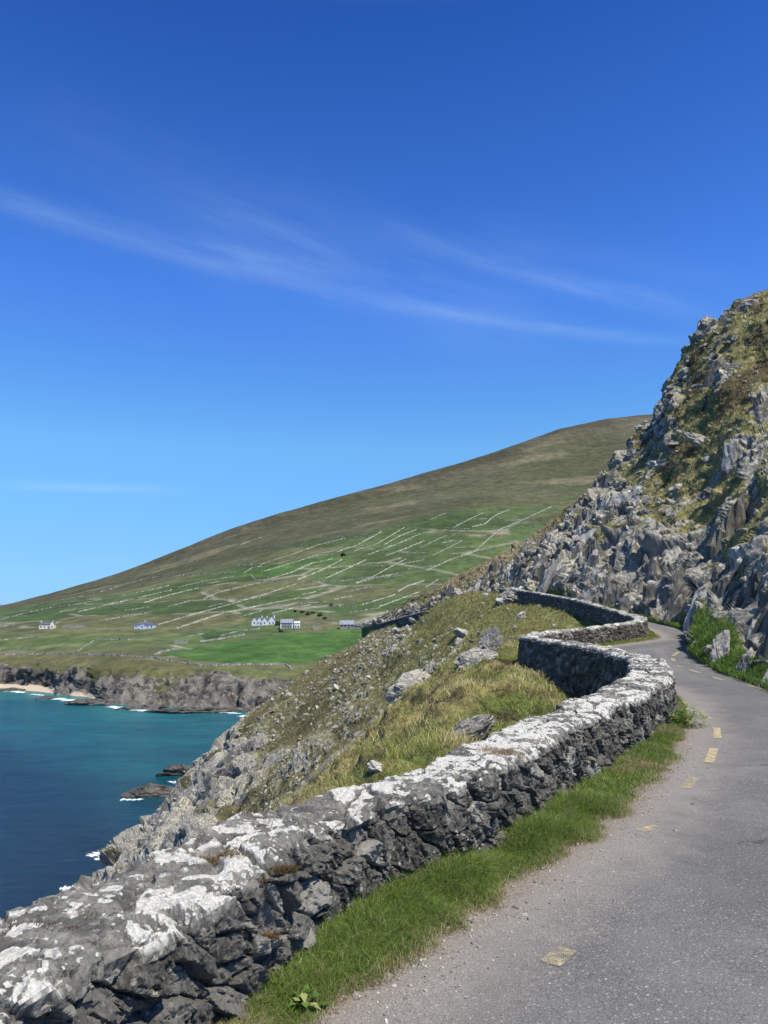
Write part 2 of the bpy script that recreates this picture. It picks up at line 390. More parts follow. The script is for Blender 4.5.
# ------------------------------------------------------------------ far land
shore_px = np.array([(-260, 680), (-100, 684), (0, 690), (40, 693), (75, 698), (95, 701), (120, 706), (180, 708), (238, 711), (262, 712), (300, 712), (340, 712), (420, 712), (950, 712)], float)
sa, sb = ab(shore_px[:, 0], shore_px[:, 1]); sY = SEA/sb
def shoreY(A): return np.interp(A, sa, sY)
def off_curve(pts, dy):
    P = np.array(pts, float); a, b = ab(P[:, 0], P[:, 1])
    def f(A):
        Y = shoreY(A)+dy; return Y, np.interp(A, a, b)*Y
    return f
def beachf(A):
    x_ = 384+F*A*.985+6; return np.clip(np.minimum((x_-14)/8, (74-x_)/8), 0, 1)+.6*np.clip(np.minimum((x_-86)/6, (114-x_)/6), 0, 1)
far_curves = [
    lambda A: (shoreY(A)-30, A*0-68.),
    lambda A: (shoreY(A)-3, A*0-61.5),
    lambda A: (shoreY(A)+7+13*beachf(A), A*0-58.+.6*beachf(A)),
    off_curve([(-260, 656), (0, 665), (80, 672), (120, 679), (170, 678), (215, 671), (247, 677), (283, 680), (320, 680), (950, 680)], 26),
    off_curve([(-260, 647), (0, 655), (80, 658), (150, 660), (200, 664), (250, 664), (286, 664), (310, 668), (400, 666), (950, 660)], 62),
    pix_curve([(-260, 632, 705), (0, 631, 700), (140, 629, 690), (262, 627, 670), (350, 628, 640), (420, 626, 620), (950, 620, 600)]),
    pix_curve([(-260, 628, 900), (0, 618, 870), (120, 604, 880), (250, 592, 880), (384, 580, 880), (550, 570, 880), (950, 560, 880)]),
    pix_curve([(-260, 625, 1150), (0, 611, 1120), (120, 591, 1120), (200, 572, 1130), (280, 552, 1150), (350, 537, 1180), (430, 516, 1230), (550, 505, 1280), (700, 500, 1300), (950, 495, 1300)]),
    pix_curve([(-260, 624, 1400), (0, 607.5, 1380), (50, 596, 1380), (120, 579, 1390), (175, 561, 1400), (225, 542, 1420), (280, 524, 1450), (320, 514, 1480), (384, 501, 1520), (459, 485, 1560), (509, 470, 1600), (559, 458, 1640), (609, 448, 1680), (659, 442, 1700), (950, 430, 1700)]),
    pix_curve([(-260, 623, 1500), (0, 606, 1500), (50, 594, 1500), (120, 575, 1520), (175, 555, 1540), (225, 535, 1560), (280, 516, 1600), (320, 505, 1640), (384, 487, 1700), (459, 465, 1800), (509, 449, 1850), (559, 430, 1900), (609, 420, 1950), (659, 415, 2000), (740, 412, 2050), (950, 425, 2100)]),
]
def beyond(A):
    Y, Z = far_curves[9](A); return Y+350, Z-90
far_curves.append(beyond)
ca = ab(np.linspace(-260, 900, 760), 512)[0]
tr = np.concatenate([np.linspace(0, 3, 90, endpoint=False), np.linspace(3, 5, 110, endpoint=False), np.linspace(5, 9, 260), np.linspace(9.05, 10, 12)])
fY, fZ, ft = curve_sheet(far_curves, ca, tr)
fX = ca[None, :]*fY
P = np.stack([fX, fY, fZ], 2); nr, nc = fY.shape
p = P.reshape(-1, 3)
tt = np.repeat(ft, nc)
cliff = sstep(.7, 1.3, tt)*(1-sstep(2.9, 3.9, tt))
n1 = fbm(p*[.03, .03, .05], 5, 3)
fc, fe, fi = facets(p*[.16, .16, .12]+n1[:, None]*.5, 21, .8)
N = grid_normals(P).reshape(-1, 3); N *= np.sign(N[:, 2:3]+1e-9)
bz = beachf(p[:, 0]/p[:, 1])*(1-sstep(1.9, 2.2, tt)); p2 = p+N*(cliff*(1-np.clip(bz, 0, 1))*(fc*1.6+n1*3.5))[:, None]
gul = fbm(p*[.006, .006, .0], 4, 9)
p2[:, 2] += (1-cliff)*(sstep(3, 4.5, tt)*(fbm(p*[.02, .02, 0], 4, 5)*1.0+np.where(tt > 7, gul*5*sstep(7, 8, tt)*(1-sstep(8.3, 9, tt)), 0)))
FARP = p2.reshape(nr, nc, 3)
px_f = 384+F*(p[:, 0]/p[:, 1])                       # only used to lay out the field pattern on the ground
# field colours: cells stretched along the hill
fp = np.stack([p[:, 0]*.0075+p[:, 1]*.004, p[:, 1]*.010, p[:, 1]*0], 1)
_, fed, fid = facets(fp, 31)
g1 = np.array([.08, .118, .044]); g2 = np.array([.1, .112, .05]); g3 = np.array([.062, .1, .036]); g4 = np.array([.125, .13, .062])
veg = np.where((fid < .3)[:, None], g1, np.where((fid < .55)[:, None], g2, np.where((fid < .85)[:, None], g3, g4)))
veg = veg*(1+.25*fbm(p*[.012, .012, 0], 3, 8)[:, None])
heath = np.array([.088, .084, .055])*(1+.35*fbm(p*[.008, .014, .0], 5, 77)[:, None])
grn = np.array([.085, .1, .042])
hl = tt-7+.22*fbm(p*[.008, .008, 0], 3, 15)+np.interp(px_f, [0, 200, 300, 420], [-.1, .25, .15, 0])
hm = sstep(-.05, .35, hl)[:, None]
veg = veg*(1-hm)+(heath*.6+grn*.4*(1+.2*n1[:, None]))*hm
hm2 = (sstep(1.0, 1.6, hl))[:, None]; veg = veg*(1-hm2)+heath*hm2
tan = (sstep(.35, .75, fbm(p*[.006, .02, 0], 4, 41)+.15)*sstep(.1, .5, hl)*(1-sstep(1.2, 1.6, hl)))[:, None]
veg = veg*(1-.6*tan)+np.array([.20, .175, .11])*.6*tan
low = (sstep(2.9, 3.6, tt)*(1-sstep(3.9, 4.4, tt)))[:, None]
veg = veg*(1-low*.7)+np.array([.14, .135, .06])*low*.7
rough_pasture = (sstep(4.55, 4.8, tt)*(1-sstep(5.1, 5.4, tt))*sstep(-.2, .3, fbm(p*[.02, .03, 0], 3, 55)))[:, None]
veg = veg*(1-.6*rough_pasture)+np.array([.16, .14, .075])*.6*rough_pasture
bankm = (1-sstep(.02, .06, fed))*sstep(3.9, 4.3, tt)*(1-sstep(-.45, -.05, hl))*sstep(-.35, .1, fbm(p*[.03, .03, 0], 3, 91))
veg = veg*(1-.85*bankm[:, None])+np.array([.27, .26, .19])*.85*bankm[:, None]
# the bright pasture above the cliffs
def in_poly(x, y, poly):
    c = np.zeros(len(x), bool); n = len(poly)
    for i in range(n):
        x1, y1 = poly[i]; x2, y2 = poly[(i+1) % n]
        k = ((y1 > y) != (y2 > y)) & (x < (x2-x1)*(y-y1)/(y2-y1+1e-12)+x1); c ^= k
    return c
def far_hit(px, py):
    a, b = ab(px, py); j = np.interp(a, ca, np.arange(nc)); j0 = int(min(max(j, 0), nc-2)); w = j-j0
    col = FARP[:, j0]*(1-w)+FARP[:, j0+1]*w
    e = col[:, 2]/col[:, 1]
    k = np.argmax(e[100:] >= b)+100
    f = (b-e[k-1])/(e[k]-e[k-1]+1e-12); q = col[k-1]*(1-f)+col[k]*f
    return np.array([a*q[1], q[1], q[2]])
for poly, colr, m in (([(160, 652), (232, 643), (300, 634), (352, 631), (400, 632), (400, 650), (330, 655), (284, 665), (235, 664), (196, 661)], (.062, .138, .032), .92),
                      ([(0, 633), (70, 633), (145, 634), (210, 636), (170, 646), (120, 648), (60, 650), (0, 650)], (.105, .14, .05), .7),
                      ([(225, 575), (300, 560), (340, 556), (330, 562), (270, 578)], (.06, .125, .03), .8),
                      ([(200, 634), (238, 630), (225, 637), (204, 640)], (.035, .07, .025), .8),
                      ([(298, 612), (330, 616), (345, 622), (300, 624)], (.15, .15, .075), .7)):
    W = [far_hit(*q)[:2] for q in poly]
    k = in_poly(p[:, 0], p[:, 1], W) & (tt > 3.2)
    veg[k] = veg[k]*(1-m)+np.array(colr)*m*(1+.12*n1[k, None])
rock = cliff*(1.25-sstep(2.3, 3.2, tt)*.75)+.55*fbm(p*[.03, .03, .06], 4, 12)*cliff
rock = rock+.25*sstep(.5, .9, fbm(p*[.015, .015, 0], 4, 66))*sstep(7, 8, tt)
sand = sstep(1.02, 1.2, tt)*(1-sstep(2.0, 2.1, tt))*np.clip(beachf(p[:, 0]/p[:, 1])*2, 0, 1)
grid_mesh('far_hill', FARP, M_FAR, attrs={'rock': rock, 'veg': veg, 'sand': sand}, smooth=True)
bpy.data.objects['far_hill']['kind'] = 'structure'

# ------------------------------------------------------------------ field walls (each one its own)
FW = [
 ([(156, 577), (200, 574), (237, 572.5)], 'long pale field wall running level below the heath left of centre'),
 ([(100, 592), (137, 581), (156, 577)], 'pale field wall climbing to the left end of the long level wall'),
 ([(121, 596), (169, 586)], 'short pale field wall above the blue bungalow, upper of two parallel ones'),
 ([(138, 598), (172, 590)], 'short pale field wall just under its twin above the blue bungalow'),
 ([(144, 603), (170, 595), (198, 588.5)], 'bright curved field wall ending in a white tip, above the bungalow'),
 ([(179, 587.5), (205, 581), (233, 577)], 'pale field wall slanting up beneath the long level wall'),
 ([(78, 612), (100, 607), (128, 600)], 'pale field wall slanting up toward the bungalow from the left'),
 ([(204, 599), (217, 593), (245, 586), (260, 583)], 'field wall rising from the sharp corner above the gabled house'),
 ([(204, 600), (237, 600.5), (260, 598)], 'level field wall starting from the sharp corner above the gabled house'),
 ([(158, 625), (192, 615), (225, 606), (260, 596), (297, 584)], 'longest slanting field wall, running up right from the blue bungalow'),
 ([(176, 629), (200, 621), (223, 613.5), (260, 606)], 'bright slanting field wall below the longest one'),
 ([(260, 606), (279, 602), (300, 598)], 'low field wall continuing up right above the gabled house chimneys'),
 ([(244, 573), (252, 568), (262, 566)], 'short hooked field wall near the right end of the long level wall'),
 ([(250, 574), (255, 580), (266, 580)], 'small curved field wall joining the level wall and the corner field'),
 ([(240, 545), (262, 537)], 'lone pale wall high on the heath at the left shoulder of the hill'),
 ([(183, 562), (200, 560)], 'short faint wall on the heath above the long level wall'),
 ([(100, 621), (152, 612)], 'faint field wall just above and left of the blue bungalow'),
 ([(260, 564.6), (291, 555), (318, 545), (345, 538.5)], 'uppermost long field wall slanting up at centre left'),
 ([(262, 572), (291, 563.5), (318, 555), (335, 554.6)], 'second long slanting field wall under the uppermost one'),
 ([(266, 580), (291, 573), (312, 563.5), (333, 559)], 'bright arched field wall in the middle of the hillside'),
 ([(297.5, 580), (322.5, 570), (342, 560)], 'bright field wall just right of the arched one'),
 ([(260, 580), (287, 583)], 'short field wall dropping right from the foot of the arched wall'),
 ([(300, 582), (343, 581), (372, 577)], 'broken level wall crossing the middle of the hillside'),
 ([(324.6, 579), (345, 570), (366, 560)], 'straight slanting wall right of the two bright ones'),
 ([(337, 552), (358, 545), (381, 532)], 'slanting wall with a bright knot near the top of the fields'),
 ([(354, 551), (377, 544), (404, 528)], 'straight wall reaching the heath, next right of the knotted wall'),
 ([(368, 555), (397.5, 544), (420, 534)], 'long straight wall two to the right of the knotted wall'),
 ([(385, 556), (405, 549), (424, 541)], 'bright straight wall in the upper right fields'),
 ([(356, 583), (372.5, 577), (406, 559)], 'slanting wall in the middle fields, left of the crag slope'),
 ([(356, 583.5), (375, 578), (397.5, 574)], 'thick rubbly wall forking low from the slanting one'),
 ([(272.5, 613.5), (290, 609), (310, 605)], 'short wall climbing right behind the gabled house'),
 ([(397.5, 592), (408, 586), (424, 581)], 'bright wall above the bushes at the foot of the crag slope'),
 ([(379, 607), (398, 600), (420, 592)], 'lowest slanting wall beside the tan slope'),
 ([(362, 605), (395, 595)], 'slanting wall right of the tall utility pole'),
 ([(333, 600), (352, 596)], 'short wall touching the tall utility pole'),
 ([(302, 595), (316, 592)], 'very short pale wall left of the tall pole'),
 ([(262, 546), (308, 546)], 'faint level wall on the heath above the uppermost fields'),
 ([(316, 537), (370, 537)], 'faint straight level wall bounding the heath at centre'),
 ([(454, 527.5), (470, 519), (484, 512.5)], 'left one of the walls at the very top of the green fields'),
 ([(472, 527), (485, 524), (496, 515), (509, 510)], 'thick wavy bright wall at the very top of the green fields'),
 ([(499, 530), (525, 519), (551, 507)], 'long straight wall rising to the top right corner of the fields'),
 ([(426, 571), (450, 560), (474, 552), (499, 530)], 'long straight wall beside the tan slope in the right fields'),
 ([(384, 545), (400, 536), (416, 530)], 'slanting wall in the upper fields left of the thick wavy one'),
 ([(442, 543), (452, 541), (462, 541)], 'short thick bright wall lying level in the upper right fields'),
 ([(425, 588), (438, 580)], 'short wall where the fields meet the tan slope'),
 ([(0, 620), (29, 612.5), (55, 607), (86, 603.5)], 'long thin wall near the skyline at the far left'),
 ([(101.5, 606), (127.6, 601)], 'short wall left of the curved bright wall'),
 ([(88.5, 593), (114.6, 589)], 'thin level wall close under the left skyline'),
 ([(0, 627), (16, 625)], 'thin wall at the left edge above the cream cottage'),
 ([(78, 651.6), (86, 646), (94, 641)], 'thin wall crossing the pasture between cottage and cliff'),
 ([(154, 655.5), (166, 651), (180, 649)], 'thin wall at the left end of the bright pasture'),
 ([(0, 655), (60, 654), (146, 657), (172, 662), (200, 666)], 'long low wall along the grassy cliff top'),
 ([(200, 666.5), (240, 665), (286, 665), (291, 669)], 'low wall bounding the bright pasture above the cliff'),
 ([(221, 636), (240, 631), (260, 629)], 'rough wall below the gabled house'),
 ([(200, 642), (222, 639), (244, 635)], 'rough tan wall at the top of the bright pasture'),
 ([(430, 520), (446, 513)], 'short faint wall at the upper edge beside the heath'),
 ([(60, 600), (84, 596)], 'faint wall on the left slope near the skyline'),
 ([(520, 524), (536, 528)], 'tiny level wall close to the tan ridge'),
]
FAINT = [[(30, 606), (58, 600)], [(60, 612), (76, 608)], [(110, 606), (124, 611), (150, 607)], [(168, 607), (190, 601)], [(128, 600), (140, 598)], [(205, 592), (226, 590)], [(240, 617), (262, 611)], [(208, 607), (222, 604)],
 [(236, 566), (262, 564)], [(300, 566), (312, 564)], [(318, 590), (345, 586)], [(345, 592), (372, 587)], [(352, 566), (385, 566)], [(390, 566), (424, 560)], [(398, 553), (430, 553)], [(420, 548), (447, 535)], [(432, 556), (462, 541)], [(446, 528), (470, 529)], [(408, 569), (436, 566)],
 [(330, 606), (356, 607)], [(350, 613), (380, 608)], [(384, 578), (404, 575)], [(300, 604), (326, 602)], [(170, 617), (184, 617)], [(4, 640), (34, 637)], [(96, 640), (140, 640)], [(186, 637), (204, 634)], [(470, 519), (500, 519)], [(505, 521), (528, 519)], [(455, 548), (480, 546)]]
def field_wall(pts, label, w=1.6, h=1.3, mat=None):
    Q = np.array(pts, float); seg = np.hypot(*np.diff(Q, axis=0).T); L = np.concatenate([[0], np.cumsum(seg)])
    n = max(8, int(L[-1]/1.0)); s = np.linspace(0, L[-1], n)
    s2 = s; qx = np.interp(s2, L, Q[:, 0]); qy = np.interp(s2, L, Q[:, 1])+np.array([random.uniform(-.16, .16) for _ in s2])
    W = np.array([far_hit(x, y) for x, y in zip(qx, qy)])
    T = np.gradient(W, axis=0); T[:, 2] = 0; T /= np.linalg.norm(T, axis=1, keepdims=True)+1e-9
    O = np.stack([-T[:, 1], T[:, 0], T[:, 2]*0], 1)
    V = []; Fc = []
    c = W[n//2].copy()
    for i in range(n):
        ww = w*random.uniform(.7, 1.25)/2; hh = h*random.uniform(.6, 1.25)
        if random.random() < .1: hh *= .35
        b = W[i]-c
        for o_, z_ in ((-ww*1.15, -1.5), (-ww*.6, hh), (ww*.6, hh*random.uniform(.85, 1)), (ww*1.15, -1.5)):
            V.append(tuple(b+O[i]*o_+np.array([0, 0, z_])))
    for i in range(n-1):
        for k in range(3): Fc.append((i*4+k, (i+1)*4+k, (i+1)*4+k+1, i*4+k+1))
    Fc += [(0, 1, 2, 3), tuple((n-1)*4+k for k in (3, 2, 1, 0))]
    o = poly_obj('field_wall', V, Fc, mat or M_FWALL); o.location = c
    tag(o, label, 'stone wall', 'dry stone field walls on the far hill'); return o
for pts, lab in FW:
    dim = any(k in lab for k in ('faint', 'thin', 'rough', 'low wall', 'broken'))
    field_wall(pts, lab, *((1.5, 1.2) if 'thick' in lab or 'bright' in lab else (1.0, 1.0)), mat=M_FWALL2 if dim else M_FWALL)

for pts in FAINT:
    o = field_wall(pts, 'thin faint field wall, one of the many short ones between the brighter walls', .9, .9, M_FWALL2); o['group'] = 'thin faint field walls on the far hill'
# ------------------------------------------------------------------ houses
M_WHITE = plain('white_render', (.78, .78, .76), .8, .05); M_CREAM = plain('cream_render', (.74, .7, .56), .8, .06)
M_BLUEW = plain('pale_blue_render', (.5, .58, .68), .8, .05); M_SLATE = plain('slate_roof', (.10, .105, .12), .6, .25, 1)
M_SLATEL = plain('pale_slate_roof', (.23, .25, .29), .6, .2, 1); M_STONEH = plain('house_stone', (.28, .26, .22), .9, .3, 2)
M_GLASS = plain('dark_glass', (.03, .035, .045), .15, .1, 1, .5); M_DARKW = plain('dark_door_paint', (.06, .07, .09), .6, .1)
M_WOOD = plain('pole_wood', (.16, .14, .12), .9, .2, 2); M_PORC = plain('porcelain', (.45, .42, .38), .4, .1)
def gable_block(root, x0, x1, y0, y1, h, rh, wm, rm, axis='x', nwin=3, door=True, chim=(), z0=0, hip=0., front='y0'):
    """walls with gables + roof with eaves; openings on the front (y0) face"""
    b = MB()
    if axis == 'x':
        ym = (y0+y1)/2
        V = [(x0, y0, z0-2), (x1, y0, z0-2), (x1, y1, z0-2), (x0, y1, z0-2), (x0, y0, h), (x1, y0, h), (x1, y1, h), (x0, y1, h), (x0+hip, ym, h+rh), (x1-hip, ym, h+rh)]
        if hip: fs = [(0, 1, 5, 4), (1, 2, 6, 5), (2, 3, 7, 6), (3, 0, 4, 7), (4, 5, 6, 7)]
        else: fs = [(0, 1, 5, 4), (1, 2, 6, 9, 5), (2, 3, 7, 6), (3, 0, 4, 8, 7), (4, 5, 9, 8), (6, 7, 8, 9)]
        b.faces(V, fs)
        e = .35; k = rh/((y1-y0)/2); r = MB(); t = .22
        if hip:
            A = [(x0-e, y0-e, h-.05), (x1+e, y0-e, h-.05), (x1+e, y1+e, h-.05), (x0-e, y1+e, h-.05), (x0+hip, ym, h+rh+.2), (x1-hip, ym, h+rh+.2)]
            r.faces(A, [(0, 1, 5, 4), (1, 2, 5), (2, 3, 4, 5), (3, 0, 4), (3, 2, 1, 0)])
        else:
            for s_, ya in ((-1, y0-e), (1, y1+e)):
                zb = h-e*k
                A = [(x0-e*.5, ya, zb+.05), (x1+e*.5, ya, zb+.05), (x1+e*.5, ym, h+rh+.05), (x0-e*.5, ym, h+rh+.05)]
                A += [(a, b_, c_+t) for a, b_, c_ in A]
                r.faces(A, [(3, 2, 1, 0), (4, 5, 6, 7), (0, 1, 5, 4), (1, 2, 6, 5), (2, 3, 7, 6), (3, 0, 4, 7)])
    else:
        xm = (x0+x1)/2
        V = [(x0, y0, z0-2), (x1, y0, z0-2), (x1, y1, z0-2), (x0, y1, z0-2), (x0, y0, h), (x1, y0, h), (x1, y1, h), (x0, y1, h), (xm, y0, h+rh), (xm, y1, h+rh)]
        b.faces(V, [(0, 1, 5, 8, 4), (1, 2, 6, 5), (2, 3, 7, 9, 6), (3, 0, 4, 7), (4, 8, 9, 7), (5, 6, 9, 8)])
        e = .3; k = rh/((x1-x0)/2); r = MB(); t = .22
        for xa in (x0-e, x1+e):
            zb = h-e*k
            A = [(xa, y0+.15, zb+.05), (xa, y1+.2, zb+.05), (xm, y1+.2, h+rh+.05), (xm, y0+.15, h+rh+.05)]
            A += [(a, b_, c_+t) for a, b_, c_ in A]
            r.faces(A, [(0, 1, 2, 3), (7, 6, 5, 4), (4, 5, 1, 0), (5, 6, 2, 1), (6, 7, 3, 2), (7, 4, 0, 3)])
    b.build('wall', wm, root); rf = r.build('roof', rm, root)
    for cx, cy in chim: MB().box(cx-.5, cx+.5, cy-.4, cy+.4, h+rh*.3, h+rh+1.3).box(cx-.6, cx+.6, cy-.5, cy+.5, h+rh+1.3, h+rh+1.5).build('chimney', wm, rf)
    n = nwin+(1 if door else 0)
    for i in range(n):
        cx = x0+(x1-x0)*(i+.5)/n
        if door and i == n//2:
            MB().box(cx-.5, cx+.5, y0-.06, y0+.1, z0-.1, z0+2.1).build('door', M_DARKW, root)
        else:
            w = MB().box(cx-.6, cx+.6, y0-.05, y0+.1, z0+.9, z0+2.1).build('window', M_GLASS, root)
            MB().box(cx-.75, cx+.75, y0-.12, y0-.0, z0+.76, z0+.88).build('sill', M_WHITE, w)
def house_at(name, px, py, label, rz=0, cat='house'):
    q = far_hit(px, py); h = empty(name, tuple(q), rz); return tag(h, label, cat)
h = house_at('cottage', 48, 628.3, 'cream cottage with grey roof and bright gable, leftmost on the hillside', .1)
gable_block(h, -7, 6, -3, 3, 3.6, 1.9, M_CREAM, M_SLATE, chim=[(-6, 0), (4, 0)]); gable_block(h, 3.2, 6.6, -4.6, -.5, 3.8, 2.2, M_CREAM, M_SLATE, axis='y', nwin=1, door=False)
h = house_at('bungalow', 145, 628.2, 'pale blue bungalow with wide dark hipped roof on the open slope', 0)
gable_block(h, -8.5, 8.5, -4, 4, 3.2, 2.4, M_BLUEW, M_SLATE, nwin=4, hip=4.2, chim=[(0, 0)]); gable_block(h, -3, 1.8, -7, -3.9, 2.3, 1.1, M_BLUEW, M_SLATE, axis='y', nwin=1, door=False)
h = house_at('gabled_house', 264, 624.5, 'white house with three steep gables and dark slate roofs', -.15)
for i, (gx, top) in enumerate(((-7.6, 3.6), (-2.9, 4.0), (1.8, 3.8))): gable_block(h, gx-2.4, gx+2.4, -4-i*.25, 4, 2.6, top-.6, M_WHITE, M_SLATE, axis='y', nwin=1, door=(i == 1), chim=[(gx, 3.0)] if i else [])
gable_block(h, 4.4, 10.6, -2.6, 4.4, 2.8, 3.8, M_WHITE, M_SLATE, axis='y', nwin=2, door=False, chim=[(8.3, 3.3)])
h = house_at('stone_house', 288.5, 628.2, 'grey stone house with pale slate roof and small white annex at its right', 0)
gable_block(h, -6.5, 4, -3, 3, 4.6, 2.8, M_STONEH, M_SLATEL, nwin=3); gable_block(h, 5.2, 9.6, -2.4, 2.4, 4.4, 1.0, M_WHITE, M_WHITE, nwin=2, door=False)
[MB().box(xq, xq+1, -3.1, -2.9, 0, 4.5).build('corner_trim', M_WHITE, h) for xq in (-6.6, 3.1)]
h = house_at('farmhouse', 347.5, 628.2, 'low stone farmhouse with blue-grey slate roof near the tall pole', 0)
gable_block(h, -6, 5.5, -3, 3, 3.2, 3.0, M_STONEH, M_SLATEL, nwin=3); gable_block(h, 5.7, 12.5, -2.4, 2.4, 2.0, 1.4, M_STONEH, M_SLATE, nwin=1)
def ruin(px, py, w, label):
    h = house_at('ruined_building', px, py, label, random.uniform(-.2, .2), 'ruin')
    b = MB(); hw = w/2
    for x0, x1, y0, y1 in ((-hw, hw, -2.6, -2), (-hw, hw, 2, 2.6), (-hw, -hw+.6, -2, 2), (hw-.6, hw, -2, 2), (0, .6, -2, 2)):
        k = 5 if x1-x0 > 2 else 2
        for i in range(k): xa, xb = x0+(x1-x0)*i/k, x0+(x1-x0)*(i+1)/k; b.box(xa, xb-.02, y0, y1, -1, random.uniform(1.0, 3.0))
    b.build('stone_walls', M_STONEH, h)
ruin(68, 627.5, 9, 'roofless stone shed right of the cream cottage'); ruin(77, 627.8, 12, 'larger roofless stone outbuilding, farther right of the cream cottage')
ruin(317, 629, 7, 'tumbled stone hut beside the bottom of the tall pole'); ruin(366, 627, 8, 'low roofless shed right of the slate-roofed farmhouse')
ruin(181, 643.5, 10, 'low grey ruin in the pasture below the fields')

# utility poles
def pole(px, py, hpx, label, stay=True):
    q = far_hit(px, py); a0, b0 = ab(px, py); a1, b1 = ab(px, py-hpx); hgt = float((b1-b0)*q[1])
    h = empty('utility_pole', tuple(q)); tag(h, label, 'pole', 'utility poles on the far slope')
    MB().cyl((0, 0, -1), (0, 0, hgt), .22, .15, 8).build('shaft', M_WOOD, h)
    MB().box(-1.1, 1.1, -.09, .09, hgt-.75, hgt-.55).build('crossarm', M_WOOD, h)
    for x in (-.95, .95): MB().cyl((x, 0, hgt-.55), (x, 0, hgt-.25), .07, .05, 6).build('insulator', M_PORC, h)
for a in ((36, 622, 8, 'utility pole standing above the cream cottage'), (164, 586, 8, 'small utility pole on the upper slope, leftmost of the middle row'),
          (198.5, 590, 7, 'utility pole at the tip of the curved bright wall'), (232.3, 592, 11, 'utility pole left of and above the white gabled house'),
          (223.5, 611, 8, 'utility pole between bungalow and gabled house'), (296, 598, 11, 'utility pole above the stone house'),
          (331, 624, 30, 'tallest utility pole, standing between stone house and farmhouse'), (369.5, 610, 16, 'utility pole right of the farmhouse on the slope'),
          (377.7, 624, 10, 'utility pole nearest the crag slope, by the dark road wall')): pole(*a)

# dark gorse bushes by the houses
M_BUSH = plain('gorse', (.035, .05, .022), .9, .5, 1.2)
def blob_mesh(name, r, seed, mat, parent=None, sq=(1, 1, .8), amp=.35, n=14):
    u = np.linspace(0, 2*np.pi, n*2+1)[:-1]; v = np.linspace(.05, np.pi-.05, n)
    U, Vv = np.meshgrid(u, v); d = np.stack([np.sin(Vv)*np.cos(U), np.sin(Vv)*np.sin(U), np.cos(Vv)], 2).reshape(-1, 3)
    hh, e, c = facets(d*2.2+seed*3.1, seed, .8); rr = r*(1+amp*hh*.6+.25*fbm(d*3+seed, 3, seed))
    Vt = d*rr[:, None]*np.array(sq); m = n*2
    Fc = [(i*m+j, (i+1)*m+j, (i+1)*m+(j+1) % m, i*m+(j+1) % m) for i in range(n-1) for j in range(m)]
    Fc += [tuple(range(m)), tuple(range((n-1)*m+m-1, (n-1)*m-1, -1))]
    return poly_obj(name, Vt, Fc, mat, parent)
bush_lab = ['dark gorse bush directly behind the stone house, leftmost of its row', 'dark gorse bush, second from left above the stone house', 'dark gorse bush, middle of the row above the stone house',
            'dark gorse bush right of the middle of its row', 'dark gorse bush toward the tall pole', 'round dark gorse bush nearest the tall pole', 'dark hedge clump between gabled house and stone house', 'second dark clump tight against the stone house gable',
            'lone dark bush high among the middle fields', 'dark bush half way up the tall pole', 'dark bush in the small field under the gabled house']
for (bx, by, br), lb in zip(((295, 612, 1.5), (302, 613, 1.8), (308, 615, 2.0), (313, 613.5, 1.5), (320, 616, 2.1), (325, 619, 1.6), (277.5, 625, 2.4), (282, 626, 2.0), (343, 556, 3.0), (331, 606, 1.9), (281, 632, 1.6)), bush_lab):
    q = far_hit(bx, by); o = blob_mesh('gorse_bush', br, int(bx), M_BUSH, amp=.5); o.location = (q[0], q[1], q[2]+br*.45); tag(o, lb, 'bush', 'gorse bushes round the far houses')

# ------------------------------------------------------------------ roadside wall path
WP = np.array([  # X, Y, road z, top z, half width, outer drop
 (-2.35, .3, -1.6, -1.1, .32, 1.0), (-1.75, 1.4, -1.6, -1.12, .32, 1.0), (-1.2, 2.55, -1.6, -1.10, .32, 1.0), (-.93, 3.15, -1.6, -1.10, .30, 1.0), (-.64, 3.85, -1.6, -1.10, .27, 1.0), (-.25, 4.5, -1.6, -1.12, .25, 1.0),
 (.30, 5.02, -1.6, -1.10, .24, 1.0), (.79, 5.75, -1.6, -1.08, .25, 1.0), (1.42, 6.95, -1.6, -1.07, .27, 1.0), (2.05, 8.1, -1.6, -1.05, .28, 1.1), (2.62, 9.0, -1.6, -1.05, .30, 1.2),
 (3.4, 10.4, -1.6, -1.03, .32, 1.3), (4.1, 12.0, -1.6, -1.02, .32, 1.5), (4.55, 13.5, -1.6, -1.0, .3, 1.6), (4.78, 15, -1.6, -1.0, .28, 1.6), (4.82, 17, -1.6, -1.0, .28, 1.5),
 (4.7, 19, -1.6, -1.0, .28, 1.3), (4.55, 21, -1.6, -1.0, .28, .95), (4.42, 22.8, -1.6, -1.0, .28, .75), (4.5, 24.2, -1.6, -.99, .28, .7), (5.2, 25.6, -1.6, -.97, .28, .8), (7.0, 28.4, -1.58, -.93, .28, .9),
 (9.5, 31.3, -1.52, -.84, .28, 1.0), (11.1, 33.9, -1.45, -.76, .28, 1.0), (12.2, 37, -1.35, -.68, .28, 1.1), (13.0, 42, -1.15, -.52, .28, 1.0), (13.0, 52, -.45, .22, .28, 1.3), (12.2, 60, .1, .75, .28, 1.6), (11.3, 66, .55, 1.15, .3, 2.2), (10.6, 69, .7, 1.25, .3, 2.0)])
def catmull(P, per=24):
    out = []; n = len(P)
    for i in range(n-1):
        p0, p1, p2, p3 = P[max(i-1, 0)], P[i], P[i+1], P[min(i+2, n-1)]
        for k in range(per):
            t = k/per; out.append(.5*((2*p1)+(-p0+p2)*t+(2*p0-5*p1+4*p2-p3)*t*t+(-p0+3*p1-3*p2+p3)*t**3))
    out.append(P[-1]); return np.array(out)
WD = catmull(WP)
